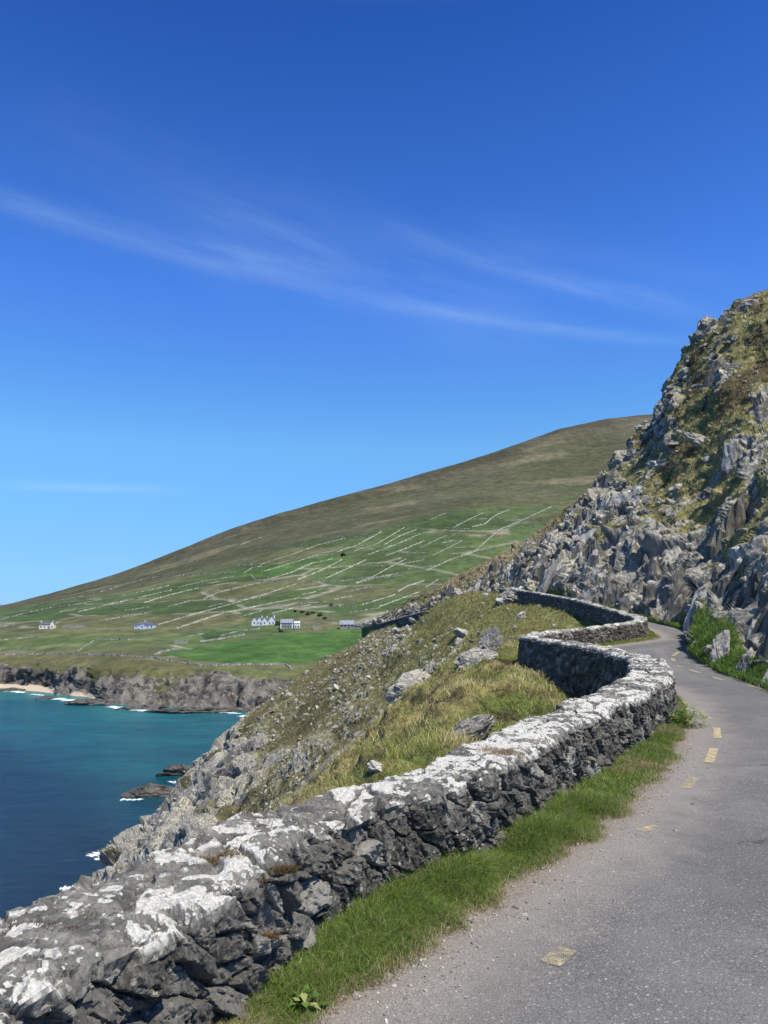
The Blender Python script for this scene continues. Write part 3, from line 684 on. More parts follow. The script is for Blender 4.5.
def resample(D, stepfun):
    seg = np.linalg.norm(np.diff(D[:, :2], axis=0), axis=1); L = np.concatenate([[0], np.cumsum(seg)])
    s = [0.]
    while s[-1] < L[-1]:
        y = np.interp(s[-1], L, np.hypot(D[:, 0], D[:, 1])); s.append(s[-1]+stepfun(y))
    s = np.array(s[:-1]); return s, np.stack([np.interp(s, L, D[:, k]) for k in range(D.shape[1])], 1)
def build_wall(name, D, stepfun, face_cell, label, face_rows=80, top_rows=80, seed=0, cellk=1.0):
    s, W = resample(D, stepfun)
    n = len(s); T = np.gradient(W[:, :2], axis=0); T /= np.linalg.norm(T, axis=1, keepdims=True)
    O = np.stack([T[:, 1], -T[:, 0]], 1)                   # toward the road (right of travel)
    rows = []; topv = []
    q1 = np.linspace(0, 1, face_rows, endpoint=False); q2 = np.linspace(0, 1, top_rows, endpoint=False); q3 = np.linspace(0, 1, face_rows)
    hw = W[:, 4]; top = W[:, 3]; gz = W[:, 2]-.06; dr = W[:, 5]
    lump = fbm(np.stack([s*1.3, s*0, s*0], 1), 3, seed+4)*.035
    wob = fbm(np.stack([s*.9, s*0+7, s*0], 1), 3, seed+6)*.04
    r = .07
    def add(off, z, tv): rows.append(np.stack([W[:, 0]+O[:, 0]*(off+wob), W[:, 1]+O[:, 1]*(off+wob), z], 1)); topv.append(tv)
    for q in q1: add(-hw-.08*(1-q)*1.2, (gz-dr+.0)+(top+lump-r-(gz-dr))*q, 0.+(q > .93)*.3)
    for q in q2:
        x = -1+2*q; rr = 1-np.clip((np.abs(x)-.72)/.28, 0, 1)
        z = top+lump-r*(1-np.sqrt(np.clip(1-(1-rr)**2, 0, 1)))+.02*x*0
        add(hw*x, z, 1. if abs(x) < .8 else .75)
    for q in q3: add(hw+.03*q, (top+lump-r)*(1-q)+(gz)*q, .45*(q < .05))
    P = np.stack(rows); tv = np.repeat(np.array(topv), n)
    sh = P.shape; N = grid_normals(P); 
    cen = np.stack([W[:, 0], W[:, 1], (top+gz)/2], 1)[None]
    sgn = np.sign(np.sum(N*(P-cen), axis=2).mean()); N = N*sgn; flip = sgn < 0
    # smooth the normals across the arrises
    for _ in range(4): N[1:-1] = (N[:-2]+2*N[1:-1]+N[2:])/4
    N /= np.linalg.norm(N, axis=2, keepdims=True)
    p = P.reshape(-1, 3); Nn = N.reshape(-1, 3)
    S = np.tile(s, sh[0]); off = np.sum((p[:, :2]-np.tile(W[:, :2], (sh[0], 1)))*np.tile(O, (sh[0], 1)), 1)
    loc = np.stack([S, off, p[:, 2]], 1)
    warp = np.stack([fbm(loc*5, 2, seed+11), fbm(loc*5, 2, seed+12), fbm(loc*5, 2, seed+13)], 1)*.035
    lw = loc+warp
    fc = face_cell
    sk = lw.copy(); sk[:, 0] += sk[:, 2]*.55              # stones lean along the wall
    a, e, c = facets(sk/np.array([fc*1.0, fc*1.6, fc*.75]), seed+20, .75)
    a2, e2, c2 = facets(sk/np.array([fc*.33, fc*.45, fc*.5]), seed+30, .9)
    a3, e3, c3 = facets(lw/np.array([.62, .40, .5])*cellk, seed+40, .5)
    a4, e4, c4 = facets(lw/np.array([.16, .12, .2])*cellk, seed+50, .7)
    tm = sstep(.3, .75, tv+.30*fbm(loc*9, 2, seed+9)*(tv > .1)*(tv < .9))
    a5, e5, c5 = facets(sk/np.array([.035, .05, .05])*cellk, seed+55, 1.0)
    gap = 1-sstep(0, .10, e)
    gap3 = 1-sstep(0, .045, e3)
    k = fc/.2
    d_face = a*.027*k-gap*.048*k+a2*.011*k+a5*.006
    d_top = a3*.016-gap3*.032+a4*.005+a5*.0025+fbm(loc*7, 4, seed+60)*.005
    lip = np.exp(-((off-hw.mean())/.07)**2)*tm
    d = d_face*(1-tm)+d_top*tm+lip*(a*.022-gap*.018)+fbm(loc*26, 3, seed+70)*.005+a2*.003*(tv > .3)+fbm(loc*13, 3, seed+71)*(.006-.003*tm)
    pn = p+Nn*d[:, None]
    cav = np.clip(-(gap*(1-tm)+gap3*tm), -1, 0)
    G = pn.reshape(sh); ends = [np.repeat(G[:, [k_]].mean(0, keepdims=True), sh[0], 0) for k_ in (0, -1)]; G = np.concatenate([ends[0], G, ends[1]], 1)
    ext = lambda v_: np.pad(v_.reshape(sh[:2]), ((0, 0), (1, 1)), 'edge').ravel()
    o = grid_mesh(name, G, M_WALL, flip=flip, attrs={'top': ext(tv), 'cell': ext(c*(1-tm)+c3*tm), 'cav': ext(cav)})
    # end caps
    tag(o, label, 'stone wall'); return o, s, W
WALL, ws, WW = build_wall('roadside_wall', WD, lambda d: max(.006, .0021*d), .19, 'lichen-crusted dry stone wall winding beside the road, the nearest and tallest wall')
W5 = catmull(np.array([(12.3, 93, -.1, .25, .4, 1.2), (9.6, 100, -.9, -.3, .4, 1.2), (7.2, 114, -1.7, -1.0, .4, 1.2), (4.9, 135, -2.7, -2.0, .4, 1.3), (2.2, 165, -4.1, -3.5, .4, .8), (-1.8, 205, -6.1, -5.6, .4, .5), (-4.5, 235, -7.4, -7.0, .4, .4)]), 16)
build_wall('far_road_wall', W5, lambda d: .35, .5, 'dark stone wall following the road around the far hillside below the crag', 14, 8, 90, .3)

# ------------------------------------------------------------------ road
def arc_interp(P, n):
    P = np.array(P, float); L = np.concatenate([[0], np.cumsum(np.linalg.norm(np.diff(P[:, :2], axis=0), axis=1))]); s = np.linspace(0, L[-1], n)
    return np.stack([np.interp(s, L, P[:, k]) for k in range(P.shape[1])], 1)
# matched left (under the wall) and right boundary stations: lx,ly, rx,ry, z
ST = np.array([(-2.6, -4, 4.4, -5, -1.6), (-1.9, .3, 5.0, -1.5, -1.6), (-.9, 2.8, 5.5, 2, -1.6), (0, 4.6, 5.9, 5, -1.6), (1.2, 6.5, 6.3, 8, -1.6), (2.9, 9.2, 6.8, 11.2, -1.6), (4.2, 12, 7.3, 14.2, -1.6), (4.7, 15, 7.8, 17.6, -1.6),
               (4.6, 19, 8.5, 20.5, -1.6), (4.2, 22.5, 9.3, 22.9, -1.6), (4.1, 24.0, 10.0, 25.2, -1.6), (5.0, 25.6, 10.8, 27.2, -1.59), (7.2, 28.5, 12.0, 29.5, -1.57), (9.5, 31.2, 13.4, 32.5, -1.5), (11.2, 33.9, 14.8, 36.3, -1.45), (12.3, 37, 15.7, 40, -1.3), (13.0, 42, 16.0, 46, -1.05), (13.0, 52, 15.8, 54, -.45), (12.2, 60, 15, 62, .1), (11, 67, 14.2, 69, .65), (10.4, 72, 14, 76, .5), (10.6, 80, 14, 84, .05), (11, 90, 14.5, 95, -.4), (8, 108, 11.5, 112, -1.1), (3, 150, 7, 154, -3.2), (-4, 228, 2, 232, -6.8)])
SD = catmull(ST, 20)
nrw, ncr = len(SD), 28
u = np.linspace(0, 1, ncr)
RP = np.zeros((nrw, ncr, 3))
for k in range(2): RP[:, :, k] = SD[:, k][:, None]*(1-u)+SD[:, 2+k][:, None]*u
RP[:, :, 2] = SD[:, 4][:, None]+.03*np.sin(np.pi*u)[None]
# grass verge outer edge on the left, measured from the photo, as plan points
GE = np.array([at_z(x, y, -1.585) for x, y in [(300, 1015), (385, 970), (450, 925), (490, 905), (545, 865), (600, 830), (640, 795), (670, 765), (681, 745), (685, 725)]])
GE = np.concatenate([[(-1.6, .2), (-.95, 1.6), (-.6, 2.6)], GE, [(4.5, 12), (4.95, 13.5), (5.15, 15), (5.15, 18), (4.95, 21), (4.75, 23.2), (5.3, 24.3), (6.8, 26.6), (9.0, 29.3), (11.2, 31.8), (12.2, 34.5), (12.8, 38), (13.4, 43)]])
def dist_poly(p, L):
    best = np.full(len(p), 1e9); side = np.zeros(len(p))
    for i in range(len(L)-1):
        a, b = L[i], L[i+1]; d = b-a; t = np.clip(((p-a)@d)/(d@d), 0, 1); q = a+t[:, None]*d
        v = p-q; r = np.hypot(v[:, 0], v[:, 1]); m = r < best
        side = np.where(m, np.sign(d[1]*v[:, 0]-d[0]*v[:, 1]), side); best = np.where(m, r, best)
    return best*side
RE = SD[:, 2:4]
# denser grid for colour attributes
RPd = RP
rp = RPd.reshape(-1, 3)
ed = dist_poly(rp[:, :2], GE); er = -dist_poly(rp[:, :2], RE)
road = grid_mesh('road', RPd, M_ROAD, flip=True, smooth=True, attrs={'edge': np.minimum(ed*.75, er*1.1+.1), 'verge': np.minimum(ed, er+.1)})
tag(road, kind='structure')
def road_z(x, y):
    d = np.hypot((SD[:, 0]+SD[:, 2])/2-x, (SD[:, 1]+SD[:, 3])/2-y); return float(SD[np.argmin(d), 4])+.03
def dash(p0, p1, w, wear):
    (x0, y0), (x1, y1) = p0, p1; d = np.array([x1-x0, y1-y0]); L = np.hypot(*d); d /= L; o = np.array([-d[1], d[0]])
    n = max(3, int(L/.05)); V = []; zz = []
    q = [np.array(p0)+d*L*i/n for i in range(n+1)]
    from_z = lambda x, y: hit_road(x, y)+.006
    V = [(*(c+o*s_*w/2), from_z(*(c+o*s_*w/2))) for c in q for s_ in (-1, 1)]
    Fc = [(2*i, 2*i+1, 2*i+3, 2*i+2)[::-1] for i in range(n)]
    m = poly_obj('road_marking', V, Fc, M_PAINT, road); set_attr(m.data, 'wear', np.full(len(V), wear))
from mathutils.bvhtree import BVHTree
from mathutils import Vector
def bvh_of(o):
    me = o.data; return BVHTree.FromPolygons([tuple(v.co) for v in me.vertices], [tuple(pp.vertices) for pp in me.polygons])
RB = bvh_of(road)
def hit_road(x, y):
    h = RB.ray_cast(Vector((x, y, 50)), Vector((0, 0, -1))); return h[0].z if h[0] else -1.6
def dpx(a, b, w, wear=.1, z=-1.575): dash(at_z(*a, z), at_z(*b, z), w*.8, wear-.03)
dpx((514, 1020), (527, 992), .10, -.10); dpx((550, 963), (567, 948), .12, .10)
dpx((634, 852), (643, 838), .10, -.10); dpx((641, 831), (656, 826), .10, .10); dpx((686, 789), (694, 778), .11, .10); dpx((709, 763), (714, 749), .11, .17); dpx((717.5, 738.5), (716.5, 728), .11, .17)
dpx((710.5, 719.5), (698, 710), .12, .1); dpx((687, 703.5), (679, 700), .12, .15)
for a, b in (((768, 690), (748, 684.5)), ((723, 680), (713, 677.2)), ((700, 673), (690, 669.8)), ((682, 667), (677, 665.5)), ((674, 661), (672, 658)), ((672.5, 655.5), (679, 651.5))): dpx(a, b, .13, .15)
dpx((648, 633), (651, 634.5), .14, .1, -1.4)
for y0 in (86, 84): pass

# ------------------------------------------------------------------ crag / inland hill
crag_curves_px = [
 [(360, 628, 232), (392, 622, 182), (450, 607, 118), (487, 601, 98), (505, 597, 84), (547, 596, 69), (600, 606.5, 55.5), (644, 618, 45), (688, 629.5, 37.5), (690.5, 642, 29.5), (693, 655, 23.0), (720, 673, 17.9), (768, 689.5, 14.4), (835, 725, 10.6), (1000, 790, 7), (1300, 900, 4.6)],
 [(360, 627.5, 236), (400, 619, 172), (450, 606, 122), (487, 598, 100), (510, 592, 85), (547, 590, 71), (600, 602.5, 57), (644, 613, 47), (688, 622, 39.5), (690.5, 633, 31), (693, 644, 24.3), (720, 655, 19), (768, 672, 15.4), (1000, 765, 8), (1300, 870, 5.2)],
 [(360, 627, 242), (400, 615, 182), (450, 601, 130), (487, 589, 108), (547, 568, 80), (600, 556, 66), (644, 550, 57), (680, 553, 51), (705, 562, 43), (730, 574, 33), (750, 582, 26), (768, 584, 22), (1000, 620, 13), (1300, 600, 9)],
 [(360, 627, 246), (400, 612, 190), (450, 595, 140), (487, 580, 118), (547, 548, 98), (575, 522, 92), (600, 507, 88), (644, 485, 80), (698, 470, 68), (740, 480, 52), (768, 490, 42), (1000, 430, 30), (1300, 350, 22)],
 [(360, 626.5, 250), (410, 606, 205), (450, 590, 165), (500, 572, 130), (540, 551, 112), (565, 530, 106), (590, 500, 106), (600, 488, 108), (620, 468, 105), (644, 440, 102), (657, 422, 98), (664, 400, 94), (690, 380, 90), (730, 370, 80), (768, 380, 72), (1000, 300, 55), (1300, 180, 40)],
 [(360, 626, 256), (385, 623, 236), (410, 603, 226), (440, 588, 218), (480, 566, 206), (520, 543, 196), (560, 519, 180), (590, 499, 150), (600, 487, 135), (620, 466, 128), (640, 441, 120), (655, 426, 116), (660, 418, 113), (664, 408, 108), (667, 392, 106), (672, 373, 105), (683, 351, 104), (700, 335, 103), (712, 326, 102), (722, 323, 101), (735, 303, 100), (768, 290, 98), (840, 250, 95), (1000, 180, 80), (1300, 50, 60)],
]
crag_curves = [pix_curve(c) for c in crag_curves_px]
c0 = crag_curves[0]
def crag_under(A):
    Y, Z = c0(A); k_ = np.clip((.19-A)/.03, 0, 1); return Y-.5-2.5*k_, Z-.7-2.2*k_
def crag_beyond(A):
    Y, Z = crag_curves[-1](A); return Y*1.25+6, Z*1.02-5
allc = [crag_under]+crag_curves+[crag_beyond]
cc = ab(np.concatenate([np.linspace(362, 775, 620), np.linspace(777, 1290, 200)]), 512)[0]
tr = np.concatenate([np.linspace(0, 1, 4, endpoint=False), np.linspace(1, 2, 50, endpoint=False), np.linspace(2, 6, 520), np.linspace(6.03, 7, 20)])
cY, cZ, ct = curve_sheet([*allc], cc, tr)
kw = np.exp(-np.linspace(-2, 2, 13)**2); kw /= kw.sum()
def smc(A): return np.stack([np.convolve(np.pad(a_, 6, 'edge'), kw, 'valid') for a_ in A])
rw_ = np.clip((ct-1.3)/.5, 0, 1)[:, None]*np.clip((6.2-ct)/.4, 0, 1)[:, None]
cY_, cZ_ = smc(np.log(cY)), smc(cZ/cY); rat = cZ/cY; rat = rat*(1-rw_)+cZ_*rw_; cY = np.exp(np.log(cY)*(1-rw_)+cY_*rw_); cZ = rat*cY
CP = np.stack([cc[None]*cY, cY, cZ], 2); sh = CP.shape; p = CP.reshape(-1, 3); tt = np.repeat(ct, sh[1])
N = grid_normals(CP)
for _ in range(40):
    N[1:-1] = (N[:-2]+2*N[1:-1]+N[2:])/4; N[:, 1:-1] = (N[:, :-2]+2*N[:, 1:-1]+N[:, 2:])/4
N = N.reshape(-1, 3); N *= np.sign(N[:, 2:3]+.001); N /= np.linalg.norm(N, axis=1, keepdims=True)
apx = 384+F*(p[:, 0]/p[:, 1])*.985
# where bare rock shows: (px, t) blobs turned into a field over the ground
RK = np.array([(450, 2, .6), (450, 3.2, .5), (450, 4.2, .15), (430, 5, 0), (430, 5.9, 0), (500, 5.2, 0), (500, 5.9, 0), (545, 5.3, .02), (550, 5.9, .05), (480, 3, .8), (487, 4, .55), (520, 3, .9), (520, 4.2, .6), (547, 2, .95), (547, 4, .85), (565, 4.8, .7), (600, 2.5, 1), (600, 4, .9), (600, 5, .85), (620, 5.8, .55), (644, 2.5, 1), (640, 3.5, .5), (640, 4.5, .38), (655, 5.3, .6), (664, 5.9, .95), (680, 5.6, .5),
               (690, 2.8, .95), (690, 3.6, .4), (690, 4.2, .2), (690, 4.7, .15), (712, 2.6, .75), (712, 1.3, .05), (740, 1.4, .0), (768, 1.4, .0), (740, 1.9, .1), (760, 1.9, .15), (740, 2.6, .7), (768, 2.6, .85), (740, 3.2, .45), (768, 3.3, .55), (730, 4, .15), (768, 4, .38), (745, 4.6, .12), (768, 5.3, 0), (735, 5.2, .08), (700, 5.2, .2), (715, 5.9, .6), (733, 5.6, .5), (745, 5.9, .3), (768, 5.95, .1), (728, 5.9, .85), (729, 5.45, .85), (724, 5.05, .75), (748, 4.15, .9), (722, 3.65, .85), (704, 3.2, .85), (768, 4.6, .7), (675, 5.3, .7), (672, 4.9, .55), (705, 4.5, .0), (900, 2.5, .9), (900, 4, .4), (1100, 5, .2), (1200, 3, .7), (600, 1.2, .2), (650, 1.3, .1), (520, 1.3, .3)])
den = np.zeros(len(p)); num = np.zeros(len(p))
for bx, bt, bv in RK:
    w = 1/(((apx-bx)/30)**2+((tt-bt)/.42)**2+.03)**2.2; den += w; num += w*bv
rk0 = num/den
dist = p[:, 1]
w1 = fbm(p*.12, 4, 201); w2 = fbm(p*.45, 4, 205)
ribs = fbm(np.stack([p[:, 0]*.5+p[:, 2]*-.22, p[:, 1]*.12, p[:, 2]*.10], 1), 4, 210)
rk = np.clip((rk0-.60)*1.6+.5+ribs*.85+w2*.2, 0, 1)
wp = p+np.stack([w2, fbm(p*.45+31, 3, 207), w1], 1)*.22
sk = wp.copy(); sk[:, 0] -= sk[:, 2]*.38                 # slabs lean to the right
sc = np.clip((dist/60)**.6, .35, 1.25)[:, None]
def fac(div, seed, tilt): 
    return facets(sk/np.array(div), seed, tilt)
A1, E1, C1 = fac((2.6, 3.4, 5.2), 301, 1.0)
A2, E2, C2 = fac((1.05, 1.3, 2.2), 311, 1.0)
A3, E3, C3 = fac((.42, .5, .8), 321, 1.0)
A4, E4, C4 = facets(p/np.array([.9, .9, .6])+5, 331, 1.1)
near = np.clip(dist/58, .12, 1)
foot = sstep(1.0, 1.5, tt)
nb_ = (dist < 36)*sstep(680, 690, apx); rx_ = sstep(742, 718, apx); rk = rk*(1-nb_*(1-sstep(1.7+.6*rx_, 2.15+.7*rx_, tt+.3*w2)))
d = rk*(A1*1.1*sstep(0, .3, E1)+A2*.42*sstep(0, .3, E2)+A3*.13*sstep(0, .3, E3)-(1-sstep(0, .2, E1))*.5-(1-sstep(0, .2, E2))*.2)*near+w1*1.0*foot*near*(tt < 6.5)
rk = rk*sstep(1.05, 1.35, tt+.2*w2)
d = d*foot+(1-rk)*foot*(fbm(p*1.3, 3, 222)*.16+np.where(C4 > .83, .22, 0)*sstep(0, .2, E4))
edge = sstep(5.5, 6, tt)
pn = p+N*(d*(1-.35*edge))[:, None]
veg = np.array([.27, .25, .105])*(1+.0*w1[:, None])
heather = sstep(.1, .45, fbm(p*[.16, .16, .2], 4, 230)+sstep(4.2, 5.6, tt)*.25-.1)[:, None]
veg = veg*(1-heather*.75)+np.array([.09, .068, .04])*heather*.75
tanm = (sstep(600, 520, apx)*sstep(4.3, 5.2, tt))[:, None]
tcol = np.array([.27, .22, .125])*(1-.45*sstep(-.2, .5, fbm(p*[.05, .05, .12], 4, 234)))[:, None]
veg = veg*(1-tanm)+tcol*tanm
nbk = (dist < 36)*sstep(680, 690, apx)*.75; bank = (1-sstep(1.5+nbk, 2.0+nbk, tt))[:, None]
veg = veg*(1-bank)+np.array([.085, .135, .03])*bank
small = (C4 > .83)*sstep(.02, .12, E4)*.9*(1-tanm[:, 0])
rockattr = np.maximum(rk, small*sstep(1.4, 2, tt)*sstep(.15, .3, rk0+ribs*.2))
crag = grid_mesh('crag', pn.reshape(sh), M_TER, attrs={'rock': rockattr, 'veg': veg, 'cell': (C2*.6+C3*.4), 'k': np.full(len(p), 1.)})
tag(crag, kind='structure')
CRP = pn.reshape(sh); CRK = rockattr.reshape(sh[:2]); rk_c = rk.copy()

# ------------------------------------------------------------------ near ground: verge, seaward slope, gully, headland
def K(px, py, Y): X, Y, Z = at_y(px, py, Y); return (X, Y, Z)
ctrl = []
for i in range(0, len(WW), max(1, len(WW)//60)):          # ground along the wall: road level inside, lower outside
    x, y, gz, top, hw, dr = WW[i]
    j = min(i+1, len(WW)-1); j0 = max(i-1, 0); T = WW[j, :2]-WW[j0, :2]; T = T/np.linalg.norm(T); O = np.array([T[1], -T[0]])
    ctrl.append((x-O[0]*.45, y-O[1]*.45, gz-dr*.55)); ctrl.append((x+O[0]*.5, y+O[1]*.5, gz-.02)); ctrl.append((x+O[0]*2, y+O[1]*2, gz-.25))
ctrl += [(x+w, y, z-.3) for x, y, z, w in ((7, 14, -1.6, 1), (9, 20, -1.6, 1), (12, 26, -1.6, 1.5), (15, 32, -1.6, 1.5), (18, 40, -1.3, 1), (19, 50, -.9, 0), (18, 62, 0, 0), (6, 5, -1.6, 1), (6, 0, -1.6, 1), (5, -4, -1.6, 1))]
ctrl += [K(350, 782, 9.2), K(400, 737, 13), K(440, 697, 17.5), K(480, 657, 23.5), K(505, 641, 27),
         K(380, 772, 8.2), K(430, 745, 9.5), K(470, 722, 11.5), K(510, 705, 13), K(550, 695, 13.8), K(480, 690, 16), K(520, 670, 18), K(545, 676, 16.5),
         K(530, 616, 44), K(560, 612, 46), K(500, 628, 42), K(500, 605, 66), K(520, 600, 66), K(480, 612, 72), K(450, 617, 92), K(430, 619, 115), K(395, 627, 150),
         K(440, 645, 56), K(400, 655, 88), K(350, 655, 150), K(420, 695, 42), K(380, 725, 52), K(350, 705, 85), K(301, 680, 152), K(330, 657, 154), K(372, 629, 158),
         K(300, 745, 90), K(340, 775, 48), K(251, 718, 158), K(250, 780, 92), K(280, 812, 60), K(201, 759, 162), K(200, 820, 105), K(210, 850, 72), K(160, 822, 160), K(150, 865, 112),
         K(114, 862, 156), K(110, 890, 120), K(92, 888, 158), K(92, 903, 135), K(180, 790, 160), K(128, 838, 158),
         # seaward drop left of the near crest
         (-3, 8.5, -5.5), (-6, 12, -10), (-3, 16, -6.5), (-2, 22, -6), (0, 30, -4.6), (-10, 20, -16), (-8, 32, -13), (-4, 5, -6), (-6, 3, -8), (-8, -2, -9), (-14, 8, -22), (-26, 20, -42), (-30, 45, -46), (-20, 40, -30), (-42, 70, -62), (-50, 30, -66), (-40, 5, -62), (-35, -10, -55), (-60, 90, -66), (-75, 125, -66),
         # behind the headland crest
         K(80, 905, 185)[:2]+(-66,), (-75, 200, -68), (-44, 195, -64), (-40, 215, -66), (-26, 190, -42), (-22, 240, -62), (-12, 180, -25), (-8, 205, -28), (-12, 260, -55), (0, 262, -40), (-100, 160, -70), (-90, 230, -70), (-50, 178, -50),
         (2, 165, -6), (0, 205, -8), (-4, 238, -9), (8, 240, -6), (14, 150, -1), (16, 110, 0), (18, 85, .6), (14, 75, .6), (9.2, 73, .35), (8.0, 80, -.15), (9, 88, -.45), (10.2, 78, .2), (6, 85, -1.2), (6.5, 95, -1.6), (5, 75, -1.2)]
C = np.array(ctrl)
def rbf_feat(X, Y): R = np.hypot(X, Y+9); return np.stack([X/(np.abs(Y)+9)*1.6, np.log(R)*1.25], 1)
fx = rbf_feat(C[:, 0], C[:, 1]); R0 = np.hypot(C[:, 0], C[:, 1]+9)
D = np.sqrt(((fx[:, None]-fx[None])**2).sum(2)+.0009)
nC = len(C); KM = np.zeros((nC+1, nC+1)); KM[:nC, :nC] = -D+np.eye(nC)*.012; KM[:nC, nC] = 1; KM[nC, :nC] = 1
coef = np.linalg.solve(KM, np.append(C[:, 2]/R0, 0)); cst = coef[-1]; coef = coef[:-1]
def Hbase(X, Y):
    f = rbf_feat(X, Y); out = np.zeros(len(X))
    for s in range(0, len(X), 20000):
        q = f[s:s+20000]; out[s:s+20000] = -(np.sqrt(((q[:, None]-fx[None])**2).sum(2)+.0009))@coef+cst
    return out*np.hypot(X, Y+9)
# polar-like grid about a point behind the camera
ac = np.concatenate([np.linspace(-1.35, -.56, 60, endpoint=False), np.linspace(-.56, .42, 640), np.linspace(.425, .9, 30)])
lr = np.exp(np.linspace(math.log(8.3), math.log(280), 760))
Rg, Ag = np.meshgrid(lr, ac, indexing='ij')
hX = Ag*Rg; hY = Rg-9+0*Ag
# (features use |Y|+9 so a column is a straight ray from (0,-9))
hZ = Hbase(hX.ravel(), hY.ravel()).reshape(hX.shape)
HP = np.stack([hX, hY, hZ], 2); sh = HP.shape; p = HP.reshape(-1, 3)
N = grid_normals(HP)
for _ in range(5):
    N[1:-1] = (N[:-2]+2*N[1:-1]+N[2:])/4; N[:, 1:-1] = (N[:, :-2]+2*N[:, 1:-1]+N[:, 2:])/4
N = N.reshape(-1, 3); N *= np.sign(N[:, 2:3]+.001); N /= np.linalg.norm(N, axis=1, keepdims=True)
dw = dist_poly(p[:, :2], WW[::12, :2])                   # + on the road side of the wall
xr = np.interp(p[:, 1], ST[:, 3], ST[:, 2])
seaward = np.where(p[:, 1] < 70, sstep(-.3, -1.2, dw), sstep(-1.0, -3.0, dist_poly(p[:, :2], W5[:, :2])))
seaward = np.where((p[:, 1] >= 66) & (p[:, 1] < 95), sstep(14, 9, p[:, 0]), seaward)
dist = np.hypot(p[:, 0], p[:, 1])
nearw = sstep(2, 10, dist)
w1 = fbm(p*.09, 4, 401); w2 = fbm(p*.4, 4, 405); w3 = fbm(p*[.035, .035, .05], 4, 409)
depth = np.clip(-p[:, 2]/60, 0, 1)
# lower part rocky cliff, upper part grass with scree
rk = sstep(.26, .48, depth+w3*.13+w1*.05)*.95
rk = np.maximum(rk, sstep(.22, .5, w1+w3*.45)*.4*sstep(.03, .10, depth)); 
far_m = sstep(24, 45, dist)
wp = p+np.stack([w2, fbm(p*.4+31, 3, 407), w1], 1)*.35
sk = wp.copy(); sk[:, 0] -= sk[:, 2]*.5
A1, E1, C1 = facets(sk/np.array([6.5, 7.5, 9.]), 501, .95)
A2, E2, C2 = facets(sk/np.array([2.4, 3., 4.]), 511, 1.0)
A3, E3, C3 = facets(sk/np.array([.8, .9, 1.2]), 521, 1.0)
A4, E4, C4 = facets(p/np.array([.85, .85, .65]), 531, 1.1)
A5, E5, C5 = facets(p/np.array([.45, .45, .4])+9, 541, 1.0)
big = sstep(.3, .6, rk)
d = rk*(A1*2.2*big*sstep(0, .22, E1)+A2*.5*sstep(0, .25, E2)+A3*.15*sstep(0, .25, E3)-(1-sstep(0, .12, E1))*1.3*big-(1-sstep(0, .14, E2))*.3)*far_m
scree = np.clip(.45+w1*.9+w3*.5, 0, 1)*sstep(.02, .06, depth+.02*w2)*(1-big)
st = np.where(C4 > .86-.16*scree, 1., 0.)*sstep(.0, .25, E4)*scree; st2 = np.where(C5 > .84, 1., 0)*sstep(0, .25, E5)*scree
d += far_m*((st*.28+st2*.15)*(1-big))+far_m*w1*1.2
# tussocky ground close by
tus = fbm(p*[.9, .9, .9], 3, 431)
d += (1-far_m)*sstep(.5, 2.5, -dw)*(tus*.38+fbm(p*3, 3, 433)*.07)
d *= seaward
pn = p+N*d[:, None]
onroad = 1-seaward
zr = np.full(len(p), 1e9); near_road = (p[:, 1] < 75) & (p[:, 1] > -6) & (seaward < .98) & (np.abs(p[:, 0]) < 40)
idx = np.nonzero(near_road)[0]; cxr = (SD[:, 0]+SD[:, 2])/2; cyr = (SD[:, 1]+SD[:, 3])/2
for s_ in range(0, len(idx), 20000):
    q_ = idx[s_:s_+20000]; zr[q_] = SD[np.argmin((p[q_, 0, None]-cxr)**2+(p[q_, 1, None]-cyr)**2, 1), 4]-.14
pn[:, 2] = np.where(near_road, np.minimum(pn[:, 2], zr*onroad+(1-onroad)*np.minimum(pn[:, 2], zr+.5)), pn[:, 2])
veg = np.array([.175, .16, .078])*(1+.4*w1[:, None]+.35*w2[:, None])
hi = (sstep(.16, .03, depth)*sstep(-.3, .3, w3+.2*w2))[:, None]
veg = veg*(1-hi)+np.array([.165, .17, .06])*hi
nm = ((1-far_m))[:, None]
tz = sstep(-.3, .45, tus)[:, None]
veg = veg*(1-nm)+(np.array([.115, .15, .036])*(1-tz)+np.array([.25, .22, .09])*tz)*nm
gz_ = (1-seaward)[:, None]
veg = veg*(1-gz_)+np.array([.06, .09, .025])*gz_
sky_edge = sstep(.15, .6, fbm(p*[.5, .5, .5], 3, 440))
rockattr = np.maximum(rk*(.4+.75*sstep(-.2, .4, w2+w1*.4+big*.6)), np.maximum(st, st2*.9))*far_m*seaward
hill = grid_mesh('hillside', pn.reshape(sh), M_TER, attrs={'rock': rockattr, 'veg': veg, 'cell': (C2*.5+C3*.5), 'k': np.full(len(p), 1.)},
                 keep=~((np.hypot(pn[:, 0].reshape(sh[:2])[:-1, :-1], 0) < 0)))
tag(hill, kind='structure')
HB = BVHTree.FromPolygons(pn.tolist(), [tuple(q) for q in grid_loops(*sh[:2])[0].reshape(-1, 4).tolist()])
def ground(x, y):
    h = HB.ray_cast(Vector((x, y, 80)), Vector((0, 0, -1))); return h[0] if h[0] else None

